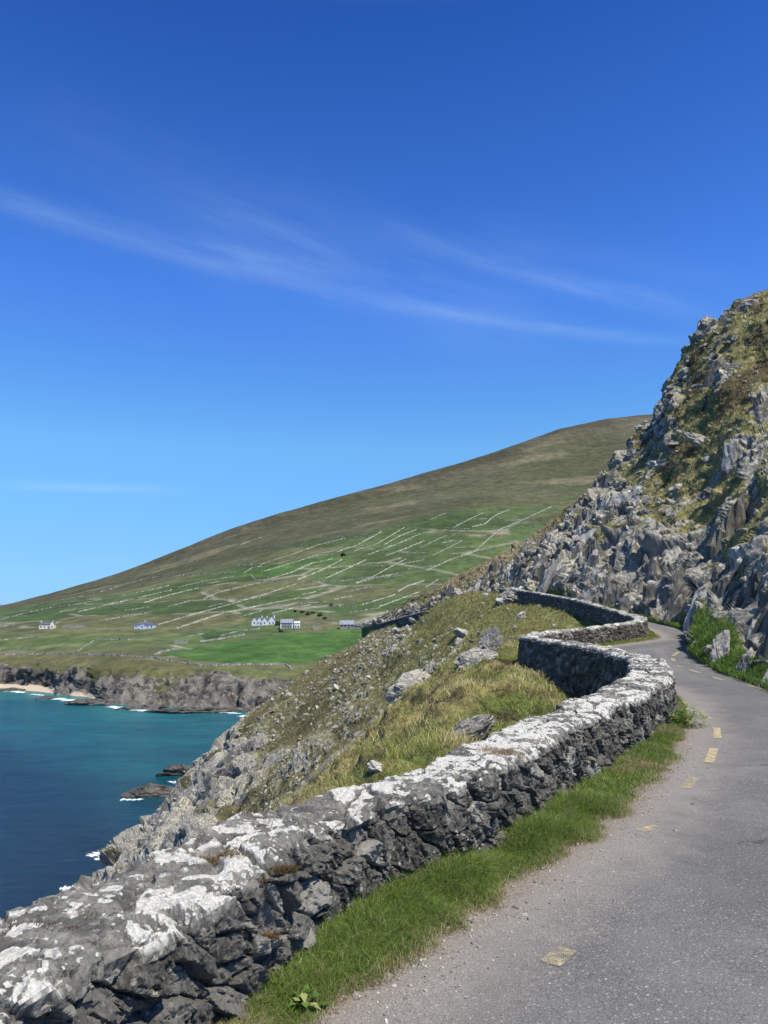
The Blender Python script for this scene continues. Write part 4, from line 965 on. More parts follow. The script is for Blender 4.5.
# ------------------------------------------------------------------ sea and foam
xa = np.concatenate([-np.geomspace(26000, 700, 26), np.linspace(-600, 300, 120), np.geomspace(400, 26000, 26)])
ya = np.concatenate([-np.geomspace(8000, 100, 12), np.linspace(-60, 700, 130), np.geomspace(760, 28000, 30)])
X, Y = np.meshgrid(xa, ya); q = np.stack([X, Y, X*0+SEA], 2); p = q.reshape(-1, 3)
sdist = shoreY(np.clip(p[:, 0]/np.maximum(p[:, 1], 1), sa[0], sa[-1]))-p[:, 1]
deep = np.array([.002, .020, .048]); teal = np.array([.008, .095, .11]); turq = np.array([.035, .20, .19])
f1 = sstep(300, 110, sdist+40*fbm(p*.006, 3, 3))[:, None]; f2 = sstep(110, 5, sdist+30*fbm(p*.012, 3, 4)+np.clip((p[:, 0]+250)*.25, -20, 60))[:, None]
wc = deep*(1-f1)+teal*f1; wc = wc*(1-f2)+turq*f2
sea = grid_mesh('sea', q, M_SEA, smooth=True, attrs={'wc': wc}); tag(sea, kind='structure')
def foam(pts, w):
    """surf patch on the water around a pixel polyline"""
    Q = np.array([at_z(x, y, SEA) for x, y in pts]); L = arc_interp(Q, 40)
    T = np.gradient(L, axis=0); T /= np.linalg.norm(T, axis=1, keepdims=True); O = np.stack([-T[:, 1], T[:, 0]], 1)
    V = []; e = []
    for i in range(40):
        for k, o_ in enumerate(np.linspace(-1, 1, 7)):
            c = L[i]+O[i]*o_*w*(.8+.4*math.sin(i*.7)); V.append((c[0], c[1], SEA+.06)); e.append((1-abs(o_))*min(1, min(i, 39-i)/5)*1.2-.15)
    return V, e
FV = []; FE = []; FF = []
for pts, w in (([(0, 690.5), (15, 691.5), (26, 693)], 6), ([(30, 694), (45, 695.5)], 3), ([(50, 697), (60, 699), (75, 701), (90, 703)], 7), ([(72, 702), (84, 703), (98, 703)], 5), ([(110, 706), (122, 709)], 6), ([(128, 709.5), (150, 711), (172, 711.5), (190, 711)], 5), ([(195, 711.5), (225, 712.5), (244, 714)], 3.5),
               ([(240, 717), (246, 715)], 4), ([(122, 799.5), (133, 800), (146, 799)], 1.6), ([(168, 781), (174, 783), (180, 780)], 1.8), ([(88, 857), (100, 853), (108, 851)], 3.2), ([(94, 860), (106, 857)], 2.0), ([(58, 889), (70, 888), (80, 886)], 2.4), ([(60, 892), (78, 891)], 1.5), ([(120, 801), (125, 798)], 1.2)):
    V, e = foam(pts, w); k = len(FV); FV += V; FE += e
    FF += [(k+i*7+j, k+i*7+j+1, k+(i+1)*7+j+1, k+(i+1)*7+j) for i in range(39) for j in range(6)]
fo = poly_obj('surf', FV, FF, M_FOAM); set_attr(fo.data, 'e', FE); tag(fo, 'white surf breaking along the shore', 'surf', kind='stuff')

# ------------------------------------------------------------------ rocks
M_ROCK = None
def mat_rock():
    t = NT('boulder_rock'); p = t.n('ShaderNodeTexCoord').outputs['Object']
    n = t.noise(t.map(p, (1, 1, .5), (.3, .5, 0)), 3, 7, .68, 0); n2 = t.noise(p, 14, 5, .65)
    tone = t.attr('tone')
    c = t.mix(t.ramp(n, .35, .65), (.09, .082, .068), (.27, .25, .205))
    c = t.mix(t.math('MULTIPLY', t.ramp(n2, .5, .62), t.ramp(up_z(t), 0, .6, .2, .9)), c, (.52, .49, .42))
    c = t.mix(tone, c, (.54, .505, .43))
    return t.done(c, .9, t.bump(t.math('ADD', n, n2), .8, .06), .2)
M_ROCK = mat_rock()
def rock_dirs(d, seed, planes=15, rough=.05):
    g = np.random.default_rng(seed*7+1); nn = g.normal(size=(planes, 3)); nn /= np.linalg.norm(nn, axis=1, keepdims=True)
    hk = g.uniform(.62, 1.0, planes); q = d@nn.T; rr = np.where(q > .15, hk/np.maximum(q, .15), 9).min(1)
    return d*np.minimum(rr, 1.35)[:, None]*(1+rough*fbm(d*4+seed, 4, seed)[:, None])
def boulder(name, loc, size, rot, seed, label, cat='rock', tone=0., group=None, n=22):
    n = 40; u = np.linspace(0, 2*np.pi, n*2+1)[:-1]; v = np.linspace(.03, np.pi-.03, n)
    U, Vv = np.meshgrid(u, v); d = np.stack([np.sin(Vv)*np.cos(U), np.sin(Vv)*np.sin(U), np.cos(Vv)], 2).reshape(-1, 3)
    V = rock_dirs(d, seed)
    hh, ee, _ = facets(V*2.6+seed, seed+5, .8); V = V*(1+.07*hh-.05*(1-sstep(0, .1, ee)))[:, None]*np.array(size); m = n*2
    o = poly_obj(name, V, [(i*m+j, (i+1)*m+j, (i+1)*m+(j+1) % m, i*m+(j+1) % m) for i in range(n-1) for j in range(m)]+[tuple(range(m)), tuple(range((n-1)*m+m-1, (n-1)*m-1, -1))], M_ROCK)
    set_attr(o.data, 'tone', np.full(len(o.data.vertices), tone)); o.location = loc; o.rotation_euler = rot
    return tag(o, label, cat, group)
def on_hill(px, py, Y):
    a, b = ab(px, py); dv_ = Vector((float(a), 1, float(b))); L_ = dv_.length; dv_.normalize()
    h = HB.ray_cast(dv_*(Y*.72*L_), dv_)
    if h[0] is None or abs(h[0].y-Y) > .5*Y: g = ground(float(a)*Y, Y); return (float(a)*Y, Y, g.z if g else float(b)*Y)
    return tuple(h[0])
boulder('boulder', on_hill(461, 739, 9.3), (.40, .22, .17), (.1, -.75, -.2), 3, 'grey split slab leaning on the grass just behind the near wall', tone=.1)
boulder('boulder', on_hill(497, 741, 8.6), (.26, .2, .09), (0, .1, .3), 5, 'pale flat stone in the grass right of the leaning slab', tone=.45)
boulder('boulder', on_hill(488, 650, 27), (.55, .45, .85), (.2, .35, .4), 8, 'upright split outcrop rising from the slope beyond the wall bend', tone=.25)
boulder('boulder', on_hill(474, 662, 26), (.6, .45, .4), (0, -.5, .2), 9, 'low grey outcrop at the foot of the upright split one', tone=.3)
boulder('boulder', on_hill(517, 601, 62), (1.9, 1.2, .75), (0, .05, .2), 12, 'large flat grey boulder at the far end of the road wall')
boulder('boulder', on_hill(547, 603, 52), (.62, .5, .5), (0, .2, .4), 14, 'bright white boulder on the grass inside the wall bend', tone=.95)
boulder('boulder', on_hill(504, 604, 58), (.75, .5, .5), (0, .3, .4), 15, 'small whitish boulder left of the flat grey one', tone=.7)
boulder('boulder', on_hill(520, 618, 44), (.5, .4, .25), (0, -.5, .2), 16, 'narrow pale stone lying in the grass below the far wall end', tone=.8)
boulder('boulder', on_hill(463, 634, 45), (.75, .5, .4), (0, .3, .1), 17, 'pale rock on the grassy crest of the headland', tone=.5)
boulder('boulder', on_hill(412, 688, 46), (1.7, 1.1, 1.0), (0, -.4, .3), 18, 'broad pale outcrop half buried on the scree slope', tone=.4)
boulder('boulder', on_hill(430, 700, 40), (.6, .5, .4), (0, .2, .1), 19, 'white stone below the half buried outcrop', tone=.8)
boulder('boulder', on_hill(376, 768, 9.6), (.14, .1, .07), (0, .3, .6), 20, 'small white stone in the grass behind the near wall', tone=.9)
boulder('sea_rock', (*at_z(150, 795, SEA)[:2], SEA), (10.5, 4, 2.8), (0, 0, .15), 23, 'long low rock awash off the tip of the headland', 'sea rock')
boulder('sea_rock', (*at_z(178, 774, SEA)[:2], SEA), (8, 4, 2.8), (0, 0, .1), 25, 'darker sea rock close behind the headland cliff', 'sea rock')
for k, (sx, sy, a_, b_, lb) in enumerate(((100, 703.5, 16, 2.6, 'flat dark reef near the beach end'), (140, 708, 20, 2.8, 'long dark reef below the middle of the far cliff'), (205, 711, 24, 3.2, 'long dark reef below the right part of the far cliff'), (48, 697.5, 7, 1.5, 'small dark reef in front of the beach'), (8, 690, 12, 2.4, 'dark reef at the left edge beside the beach'))):
    boulder('sea_rock', (*at_z(sx, sy, SEA+.3)[:2], SEA-.5), (a_, 7, b_), (0, 0, .1), 40+k, lb, 'sea rock')
M_WET = plain('wet_sea_rock', (.075, .068, .056), .6, .45, .35, .35)
for o_ in bpy.data.objects:
    if o_.name.startswith('sea_rock'): o_.data.materials[0] = M_WET
# outcrops on the crag, standing proud of the slope
def crag_pt(px, t):
    a = ab(px, 512)[0]; j = int(np.argmin(abs(cc-a))); i = int(np.argmin(abs(ct-t))); return CRP[i, j]
for k, (px, t, s_, rt, tn, lb) in enumerate((
    (727, 3.05, (.55, .4, .8), (.2, .45, .1), .9, 'large pale blank slab on the crag above the road bank'),
    (707, 1.75, (.2, .3, .8), (0, .2, .1), .4, 'tall narrow rock rib standing at the road edge below the crag'),
    (732, 1.85, (.26, .3, .5), (0, .3, .2), .15, 'dark pointed rock on the grassy bank beside the road'),
    (757, 1.6, (.18, .22, .5), (0, .4, .1), .55, 'whitish leaning rock at the right edge above the bank'),
    (590, 3.6, (.7, 1.0, 1.9), (0, .35, .2), .1, 'smooth dark slab leaning high on the crag face'),
    (620, 4.1, (.9, 1.1, 1.9), (0, .4, .3), .15, 'broad grey slab above the leaning dark one'),
    (664, 5.5, (.9, .8, 1.8), (0, .12, .2), .2, 'steep grey buttress under the skyline of the crag'),
    (714, 5.9, (.8, .7, .8), (.1, .2, .2), .3, 'small overhanging block on the crag skyline'),
    (733, 5.85, (1.5, 1.2, 1.8), (0, .2, .2), .3, 'upper knobbly block on the crag skyline near the frame edge'),
    (700, 4.3, (1.6, .8, .6), (0, .5, .3), .6, 'pale flat ledge stone jutting from the grassy crag slope'))):
    q = crag_pt(px, t); o = boulder('rock_outcrop', tuple(q), s_, rt, 60+k, lb, 'outcrop', tn, n=34)
# bedrock slabs standing out of the crag and the sea cliff, all dipping the same way
def mat_slab():
    t = NT('slab_rock'); p = t.pos(); tone = t.attr('tone')
    pm = t.map(p, (1, 1, .35), (0, .4, 0))
    n = t.noise(pm, 1.6, 8, .7, .1); n2 = t.noise(pm, 7, 6, .75); n3 = t.noise(p, 2.2, 5, .65)
    c = t.mix(t.ramp(n, .36, .64), (.066, .059, .048), (.235, .217, .178))
    c = t.mix(t.ramp(n2, .46, .68, 0, .45), c, (.35, .325, .27))
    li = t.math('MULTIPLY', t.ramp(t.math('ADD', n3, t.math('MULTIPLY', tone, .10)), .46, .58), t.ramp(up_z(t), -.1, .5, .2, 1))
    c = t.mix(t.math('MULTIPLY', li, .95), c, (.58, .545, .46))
    g = t.math('MULTIPLY', t.ramp(t.noise(p, .7, 5, .7), .50, .58), t.ramp(up_z(t), .35, .75))
    c = t.mix(t.math('MULTIPLY', g, .9), c, (.2, .19, .075))
    return t.done(c, .92, t.bump(t.math('ADD', n, n2), .9, .16), .15)
M_SLAB = mat_slab()
def pick(w_, n_): w_ = np.clip(w_, 0, None).ravel(); w_ = w_/w_.sum(); return RNG.choice(len(w_), n_, p=w_)
CRf0 = CRP.reshape(-1, 3); ctf0 = np.repeat(ct, CRP.shape[1]); apf0 = 384+F*(CRf0[:, 0]/CRf0[:, 1])*.985; RKm = rk_c.ravel()
n_ = 820; sel = pick((RKm > .62)*RKm**2*(1-(apf0 < 585)*(ctf0 > 4.3))*(1-(CRf0[:, 1] < 34)*(ctf0 < 2.75))*CRf0[:, 1]**1.7*(ctf0 > 1.5)*(ctf0 < 5.9)*(apf0 > 440), n_); pts = CRf0[sel].copy(); dd = CRf0[sel, 1]
S_ = RNG.lognormal(0, .5, n_)[:, None]*np.array([.5, .85, 1.75])*np.clip(dd/65, .3, 1.15)[:, None]*RNG.uniform(.75, 1.3, (n_, 3))
pts[:, 2] -= S_[:, 2]*.5
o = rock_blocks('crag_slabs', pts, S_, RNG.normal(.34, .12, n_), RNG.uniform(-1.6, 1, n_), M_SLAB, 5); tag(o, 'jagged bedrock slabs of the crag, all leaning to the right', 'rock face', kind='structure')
n_ = 150; sel = pick((CRf0[:, 1] < 36)*(ctf0 > 2.15+.55*(apf0 < 725))*(ctf0 < 3.5)*(apf0 > 696)*(apf0 < 1000)*(.15+RKm), n_); pts = CRf0[sel].copy()
S_ = RNG.lognormal(0, .4, n_)[:, None]*np.array([.2, .34, .62])*RNG.uniform(.7, 1.3, (n_, 3)); pts[:, 2] -= S_[:, 2]*.4
o = rock_blocks('bank_slabs', pts, S_, RNG.normal(.38, .15, n_), RNG.uniform(-1.6, 1, n_), M_SLAB, 65, rough=.14); tag(o, 'small upright slabs above the grassy road bank', 'rock face', kind='structure')
hzf = PH0 = pn.reshape(-1, 3); wv = (rk > .5)*big*far_m*seaward*(hzf[:, 2] > -60)*(hzf[:, 1] < 168)*(Ag.ravel() > -.5)*((hzf[:, 1]+9)**2)*sstep(0, .3, w1+.3)
n_ = 150; sel = pick(wv, n_); pts = hzf[sel].copy()
S_ = RNG.lognormal(0, .45, n_)[:, None]*np.array([1.5, 2.3, 3.0])*RNG.uniform(.7, 1.3, (n_, 3)); pts[:, 2] -= S_[:, 2]*.6
o = rock_blocks('sea_cliff_slabs', pts, S_, RNG.normal(.65, .2, n_), RNG.uniform(-1, .6, n_), M_SLAB, 25); tag(o, 'grey bedrock slabs of the sea cliff under the headland', 'rock face', kind='structure')
# loose stones as one mass
def scatter_rocks(name, pts, sizes, seed0, mat, tones):
    base = []
    for s_ in range(6):
        n = 5; u = np.linspace(0, 2*np.pi, 8)[:-1]; vv = np.linspace(.25, np.pi-.25, n); U, V_ = np.meshgrid(u, vv)
        d_ = np.stack([np.sin(V_)*np.cos(U), np.sin(V_)*np.sin(U), np.cos(V_)], 2).reshape(-1, 3)
        base.append(rock_dirs(d_, s_+seed0, 9, .03))
    m = 7; n = 5; fq = [(i*m+j, (i+1)*m+j, (i+1)*m+(j+1) % m, i*m+(j+1) % m) for i in range(n-1) for j in range(m)]
    fq = np.array(fq); nv = m*n
    n_ = len(pts); rot = RNG.uniform(0, 6.28, n_); tl = RNG.uniform(-.7, .7, n_)
    V = np.zeros((n_, nv, 3))
    for i in range(n_):
        b = base[i % 6]*np.array([1, RNG.uniform(.5, .9), RNG.uniform(.35, .9)])*sizes[i]
        c, s_ = math.cos(rot[i]), math.sin(rot[i]); ct_, st_ = math.cos(tl[i]), math.sin(tl[i])
        x, y, z = b.T; x, z = x*ct_+z*st_, -x*st_+z*ct_; V[i] = np.stack([x*c-y*s_, x*s_+y*c, z], 1)+pts[i]
    caps_t = np.array([list(range(m))]); caps_b = np.array([list(range(nv-1, nv-m-1, -1))])
    L = []; 
    Q = (fq[None]+np.arange(n_)[:, None, None]*nv).reshape(-1, 4); T = (np.concatenate([caps_t, caps_b])[None]+np.arange(n_)[:, None, None]*nv).reshape(-1, 7)
    loops = np.concatenate([Q.ravel(), T.ravel()]); st_ = np.concatenate([np.arange(len(Q))*4, len(Q)*4+np.arange(len(T))*7])
    return raw_mesh(name, V.reshape(-1, 3), loops, st_, mat, attrs={'tone': np.repeat(tones, nv)})
PH = pn.reshape(sh)
hz = PH[:, :, 2]; okk = (far_m*seaward > .8).reshape(sh[:2]) & (Ag > -.5) & (hz > -58) & (PH[:, :, 1] < 168)
ii, jj = np.nonzero(okk); scr = scree.reshape(sh[:2])[ii, jj]+.12; area = (PH[ii, jj, 1]+9)**2; pr = area*scr; pr /= pr.sum()
sel = RNG.choice(len(ii), 4200, p=pr); pts = PH[ii[sel], jj[sel]]+RNG.normal(0, .3, (4200, 3))*[1, 1, .0]
dd = np.hypot(pts[:, 0], pts[:, 1])
o = scatter_rocks('scree', pts, RNG.lognormal(-2.1, .5, 4200)*np.clip(dd/75, .5, 1.5), 1, M_ROCK, RNG.choice([0, .1, .3, .6], 4200))
tag(o, 'loose grey and white stones strewn down the headland', 'scree', kind='stuff')
wgt = np.clip(CRK*.6+.25, 0, 1)*(cY**1.5)*(ct[:, None] > 1.9)*(ct[:, None] < 6)*(1-((384+F*cc[None]*.985) < 600)*(ct[:, None] > 4.3))
wgt = wgt.ravel()/wgt.sum(); sel = RNG.choice(len(wgt), 4200, p=wgt)[:1600]; pts = CRP.reshape(-1, 3)[sel]
o = scatter_rocks('loose_crag_rocks', pts, RNG.lognormal(-1.5, .6, 1600)*np.clip(pts[:, 1]/70, .3, 1.2), 9, M_ROCK, RNG.choice([0, .1, .3, .5], 1600))
tag(o, 'loose blocks and broken stones scattered over the crag', 'rocks', kind='stuff')

# ------------------------------------------------------------------ grass blades
def blades(name, root, h, w, lean, col, label, mat=M_BLADE):
    n = len(root); az = RNG.uniform(0, 2*np.pi, n); dirv = np.stack([np.cos(az), np.sin(az), az*0], 1)
    face = RNG.uniform(0, 2*np.pi, n); wv = np.stack([np.cos(face), np.sin(face), az*0], 1)*w[:, None]/2
    up = np.array([0, 0, 1.])
    ln = lean[:, None]*h[:, None]
    m = root+up*h[:, None]*.55+dirv*ln*.35; t = root+up*(h*(1-.35*lean))[:, None]+dirv*ln
    V = np.stack([root-wv, root+wv, m-wv*.7, m+wv*.7, t], 1).reshape(-1, 3)
    b = np.arange(n)*5
    Q = np.stack([b, b+1, b+3, b+2], 1); T = np.stack([b+2, b+3, b+4], 1)
    loops = np.concatenate([Q.ravel(), T.ravel()]); st_ = np.concatenate([np.arange(n)*4, 4*n+np.arange(n)*3])
    o = raw_mesh(name, V, loops, st_, mat, attrs={'bc': np.repeat(col, 5, axis=0)}, smooth=True)
    return tag(o, label, 'grass', kind='stuff')
def gcol(n, mixd, green=(.22, .31, .055), green2=(.09, .16, .026), dry=(.34, .29, .13)):
    f = RNG.random((n, 1)); c = np.array(green)*f+np.array(green2)*(1-f)
    d_ = (RNG.random(n) < mixd)[:, None]; return np.where(d_, np.array(dry)*RNG.uniform(.6, 1.1, (n, 1)), c)*RNG.uniform(.75, 1.2, (n, 1))
# verge strip between wall foot and GE
wi = WW[(WW[:, 1] < 44)]
def verge(n, y0, y1, hmax, wd, seed):
    seg = wi[(wi[:, 1] >= y0) & (wi[:, 1] <= y1)]
    seglen = np.linalg.norm(np.gradient(seg[:, :2], axis=0), axis=1); k = RNG.choice(len(seg), n, p=seglen/seglen.sum())
    T = np.gradient(seg[:, :2], axis=0); T /= np.linalg.norm(T, axis=1, keepdims=True); O = np.stack([T[:, 1], -T[:, 0]], 1)
    base = seg[k, :2]+O[k]*(seg[k, 4]+.02)[:, None]
    # distance to outer grass edge along O (sampled)
    width = np.zeros(len(seg)); st_ = np.linspace(0, 1.6, 33)
    for i in range(0, len(seg), 1):
        q = seg[i, :2]+O[i]*(seg[i, 4]+.05)+O[i]*st_[:, None]; dd_ = dist_poly(q, GE[max(0, np.searchsorted(GE[:, 1], seg[i, 1])-6):np.searchsorted(GE[:, 1], seg[i, 1])+7]) if True else 0
        neg = dd_ < 0; width[i] = st_[np.argmin(neg)] if not neg.all() else 1.5
        if not neg[0]: width[i] = .06
    width = np.convolve(np.pad(width, 10, 'edge'), np.ones(21)/21, 'valid')
    u_ = RNG.random(n)**.85; edge_n = fbm(np.stack([base[:, 0]*3, base[:, 1]*3, u_*0], 1), 3, 606)*.10
    wdt = np.clip(width[k]+edge_n, .04, 2)
    wdt = wdt*np.where(u_ > .7, RNG.uniform(.75, 1.15, n), 1); xy = base+O[k]*(u_*wdt)[:, None]
    z = np.array([hit_road(a, b) for a, b in xy])
    bank_ = .045*(1-u_)+.005
    cl = fbm(np.stack([xy[:, 0]*2.6, xy[:, 1]*2.6, u_*0], 1), 3, 707)
    h = hmax*(.35+.65*(1-u_**2.2))*RNG.uniform(.55, 1.15, n)*(1+.45*cl)
    dryp = np.clip(.12+.75*sstep(.8, 1.0, u_)+.7*sstep(.45, .8, fbm(np.stack([xy[:, 0]*1.7, xy[:, 1]*1.7, u_*0], 1), 2, 808)), 0, .9)
    col = gcol(n, 0); dr_ = RNG.random(n) < dryp; col[dr_] = np.array([.42, .35, .19])*RNG.uniform(.6, 1.15, (dr_.sum(), 1))
    root = np.stack([xy[:, 0], xy[:, 1], z-.01+0*bank_], 1)
    return root, h, np.full(n, wd)*RNG.uniform(.7, 1.3, n), RNG.uniform(.2, 1.4, n), col
parts = [verge(95000, 1.2, 6.5, .16, .0035, 1), verge(42000, 6.5, 13.5, .12, .0055, 2), verge(16000, 13.5, 44, .12, .016, 3)]
blades('verge_grass', *[np.concatenate([q[i] for q in parts]) for i in range(5)], 'short lush grass along the foot of the road wall')
# tussock grass on the seaward side
n = 150000
okk = ((seaward > .6) & (far_m < .95) & (dw < -.35) & (p[:1, 0][0] == p[:1, 0][0])) if False else None
PHf = PH.reshape(-1, 3); sw = seaward*(1-far_m)*(dw < -.38); dH = np.hypot(PHf[:, 0], PHf[:, 1]); vis = (Ag.ravel() > -.12) & (PHf[:, 1] > 4)
wgt = sw*vis*((PHf[:, 1]+9)**2)/(dH**.9+1); wgt[~np.isfinite(wgt)] = 0; wgt /= wgt.sum()
sel = RNG.choice(len(wgt), n, p=wgt); root = PHf[sel]+RNG.normal(0, .05, (n, 3))*[1, 1, 0]
tu = tus[sel]; dd = dH[sel]
ga = RNG.random(n) < np.clip(.2+.5*sstep(-.1, .4, tu+fbm(root*.6, 2, 99)*.6), 0, .9)
col = np.where(ga[:, None], np.array([.50, .42, .20])*RNG.uniform(.6, 1.2, (n, 1)), np.array([.21, .25, .05])*RNG.uniform(.55, 1.25, (n, 1)))
br = (fbm(root*1.1, 2, 98) > .55); col[br] = np.array([.10, .07, .04])*RNG.uniform(.6, 1.3, (br.sum(), 1))
cl2 = fbm(root*2.4, 2, 97); col = col*(1+.5*cl2)[:, None]
blades('tussock_grass', root, RNG.uniform(.045, .13, n)*np.clip(1+1.1*cl2, .3, 2), .006*np.clip(dd/9, .8, 3.5)*RNG.uniform(.7, 1.3, n), RNG.uniform(.5, 1.4, n), col, 'long green and straw coloured grass on the slope behind the road wall')
# coarse clumps farther along the headland and up the crag
n = 60000
wgt = (1-rockattr)*far_m*seaward*((PHf[:, 1]+9)**2)/(dH**1.1+1)*(PHf[:, 2] > -25)*(Ag.ravel() > -.3)*(PHf[:, 1] < 165); wgt = np.clip(wgt, 0, None); wgt /= wgt.sum()
sel = RNG.choice(len(wgt), n, p=wgt); root = PHf[sel]+RNG.normal(0, .15, (n, 3))*[1, 1, 0]; dd = dH[sel]
base = veg[sel]*RNG.uniform(.7, 1.6, (n, 1))
blades('headland_grass', root, RNG.uniform(.12, .34, n)*np.clip(dd/60, .8, 1.6), .035*np.clip(dd/50, .5, 2.2), RNG.uniform(.4, 1.2, n), base*[1.15, 1.1, 1.0], 'coarse pale grass clumps over the headland slope')
n = 90000
cv = (np.array([.125, .135, .04])); CRf = CRP.reshape(-1, 3); ctf = np.repeat(ct, CRP.shape[1])
apf = 384+F*(CRf[:, 0]/CRf[:, 1])*.985
wgt = np.clip(1-CRK.ravel()*1.3, 0, 1)*cY.ravel()**1.2*(ctf > 1.02)*(ctf < 6)*(apf > 560)*(1+14*(ctf < 2.6)*(CRf[:, 1] < 34)*(apf > 680)*(apf < 800)); wgt /= wgt.sum()
sel = RNG.choice(len(wgt), n, p=wgt); root = CRf[sel]+RNG.normal(0, .06, (n, 3))*[1, 1, 0]; dd = CRf[sel, 1]; bk = ctf[sel] < 2+.55*(dd < 36)
col = np.where(bk[:, None], np.array([.10, .175, .03]), np.array([.31, .29, .125]))*RNG.uniform(.55, 1.35, (n, 1))
dk = fbm(root*[.16, .16, .2], 3, 230) > .15; dk &= ~bk; col[dk] *= [.5, .42, .5]
blades('crag_grass', root, RNG.uniform(.08, .26, n)*np.clip(dd/40, .7, 1.5), .02*np.clip(dd/30, .6, 3), RNG.uniform(.4, 1.2, n), col, 'rough grass growing between the rocks of the crag and on the road bank')

# tufts on the wall, leafy clump at its corner
WB = bvh_of(WALL)
def wall_top(x, y):
    h = WB.ray_cast(Vector((x, y, 5)), Vector((0, 0, -1))); return h[0].z if h[0] else -1.1
def tuft(px, py, r, n, h, colr, label, name='grass_tuft'):
    x, y = at_z(px, py, -1.09); rr = RNG.random(n)**.7*r; th = RNG.uniform(0, 6.28, n)
    xy = np.stack([x+rr*np.cos(th)*1.6, y+rr*np.sin(th)*.8], 1); z = np.array([wall_top(a, b) for a, b in xy])
    o = blades(name, np.stack([xy[:, 0], xy[:, 1], z-.004], 1), RNG.uniform(.4, 1, n)*h, np.full(n, .0035), RNG.uniform(.6, 1.6, n), np.array(colr)*RNG.uniform(.5, 1.3, (n, 1)), label)
    del o['kind']; o['category'] = 'plant'; return o
tuft(502, 757, .11, 520, .055, (.34, .25, .15), 'dry straw tuft on the wall top where it narrows')
tuft(222, 858, .075, 420, .035, (.22, .15, .07), 'brown moss and dry grass tuft on the near wall top')
tuft(279, 868, .05, 700, .04, (.16, .10, .04), 'rusty brown plant on the wall edge beside the pale block')
tuft(52, 932, .06, 200, .02, (.16, .09, .08), 'small purplish moss cushion on the nearest wall stone')
M_LEAF = mat_blade('leaf', .3)
def leafy(cx, cy, n, r, label, hs_=1.0):
    h = empty('leafy_plant', (cx, cy, -1.58)); tag(h, label, 'plant')
    V = []; Fc = []; cols = []
    for i in range(n):
        th = random.uniform(0, 6.28); rr = r*random.random()**.8; x, y = rr*math.cos(th), rr*math.sin(th)*1.3; z = random.uniform(.05, .30)*(1-rr/r*.5)*hs_
        s_ = random.uniform(.018, .038); a = random.uniform(0, 6.28); tl = random.uniform(-.9, .9)
        ux, uy = math.cos(a), math.sin(a); k = len(V); c_ = (random.choice([(.22, .30, .06), (.12, .22, .04), (.09, .17, .03), (.34, .36, .12)]))
        V += [(x, y, z), (x+ux*s_*.6-uy*s_*.45, y+uy*s_*.6+ux*s_*.45, z+s_*.35*tl), (x+ux*s_*1.5, y+uy*s_*1.5, z+s_*tl), (x+ux*s_*.6+uy*s_*.45, y+uy*s_*.6-ux*s_*.45, z+s_*.3*tl)]
        Fc += [(k, k+1, k+2, k+3)]; cols += [c_]*4
    o = poly_obj('leaves', V, Fc, M_LEAF, h); set_attr(o.data, 'bc', np.array(cols))
    m = MB()
    for i in range(14):
        th = random.uniform(0, 6.28); m.cyl((0, 0, 0), (r*.4*math.cos(th), r*.5*math.sin(th), .16*hs_), .003, .002, 4)
    so_ = m.build('stems', M_LEAF, h); set_attr(so_.data, 'bc', np.tile((.1, .15, .04), (len(m.v), 1)))
leafy(3.93, 10.25, 520, .26, 'pale green leafy clump at the wall corner beside the yellow dashes')

for q_, lb in (((322, 1000), 'low broad-leaved weed at the grass edge nearest the camera'),):
    x_, y_ = at_z(*q_, -1.55); leafy(x_-.06, y_, 30, .055, lb, .25)
n_ = 2600; gi = RNG.uniform(0, len(GE)-9, n_); g0 = np.floor(gi).astype(int); gf = (gi-g0)[:, None]; gxy = GE[g0]*(1-gf)+GE[g0+1]*gf
gxy = gxy+np.stack([np.abs(RNG.normal(0, .22, n_))-.04, RNG.normal(0, .1, n_)], 1); gz3 = np.array([hit_road(a, b) for a, b in gxy])
o = scatter_rocks('roadside_grit', np.stack([gxy[:, 0], gxy[:, 1], gz3+.001], 1), RNG.lognormal(-5.35, .45, n_), 31, M_ROCK, RNG.choice([0, .2, .5, .9], n_)); tag(o, 'loose grit along the edge of the grass verge', 'grit', kind='stuff')
# ------------------------------------------------------------------ light, sky, camera
SUN_AZ = math.radians(134); SUN_EL = math.radians(60)     # azimuth from straight ahead (+Y) toward the right (+X)
sd = bpy.data.lights.new('sun', 'SUN'); sd.energy = 4.9; sd.angle = math.radians(.5); sd.color = (1, .955, .88)
so = link(bpy.data.objects.new('sun', sd))
dv = Vector((math.sin(SUN_AZ)*math.cos(SUN_EL), math.cos(SUN_AZ)*math.cos(SUN_EL), math.sin(SUN_EL)))
so.rotation_euler = dv.to_track_quat('Z', 'Y').to_euler()
w = bpy.data.worlds.new('World'); scn.world = w; w.use_nodes = True; nt = w.node_tree; nt.nodes.clear()
out = nt.nodes.new('ShaderNodeOutputWorld'); bg = nt.nodes.new('ShaderNodeBackground'); sky = nt.nodes.new('ShaderNodeTexSky')
sky.sky_type = 'NISHITA'; sky.sun_disc = False; sky.sun_elevation = SUN_EL; sky.sun_rotation = SUN_AZ
sky.altitude = 0; sky.air_density = 1.0; sky.dust_density = .0; sky.ozone_density = 2.0
hs = nt.nodes.new('ShaderNodeHueSaturation'); hs.inputs['Saturation'].default_value = 1.0; hs.inputs['Value'].default_value = 1.0
nt.links.new(sky.outputs[0], hs.inputs['Color'])
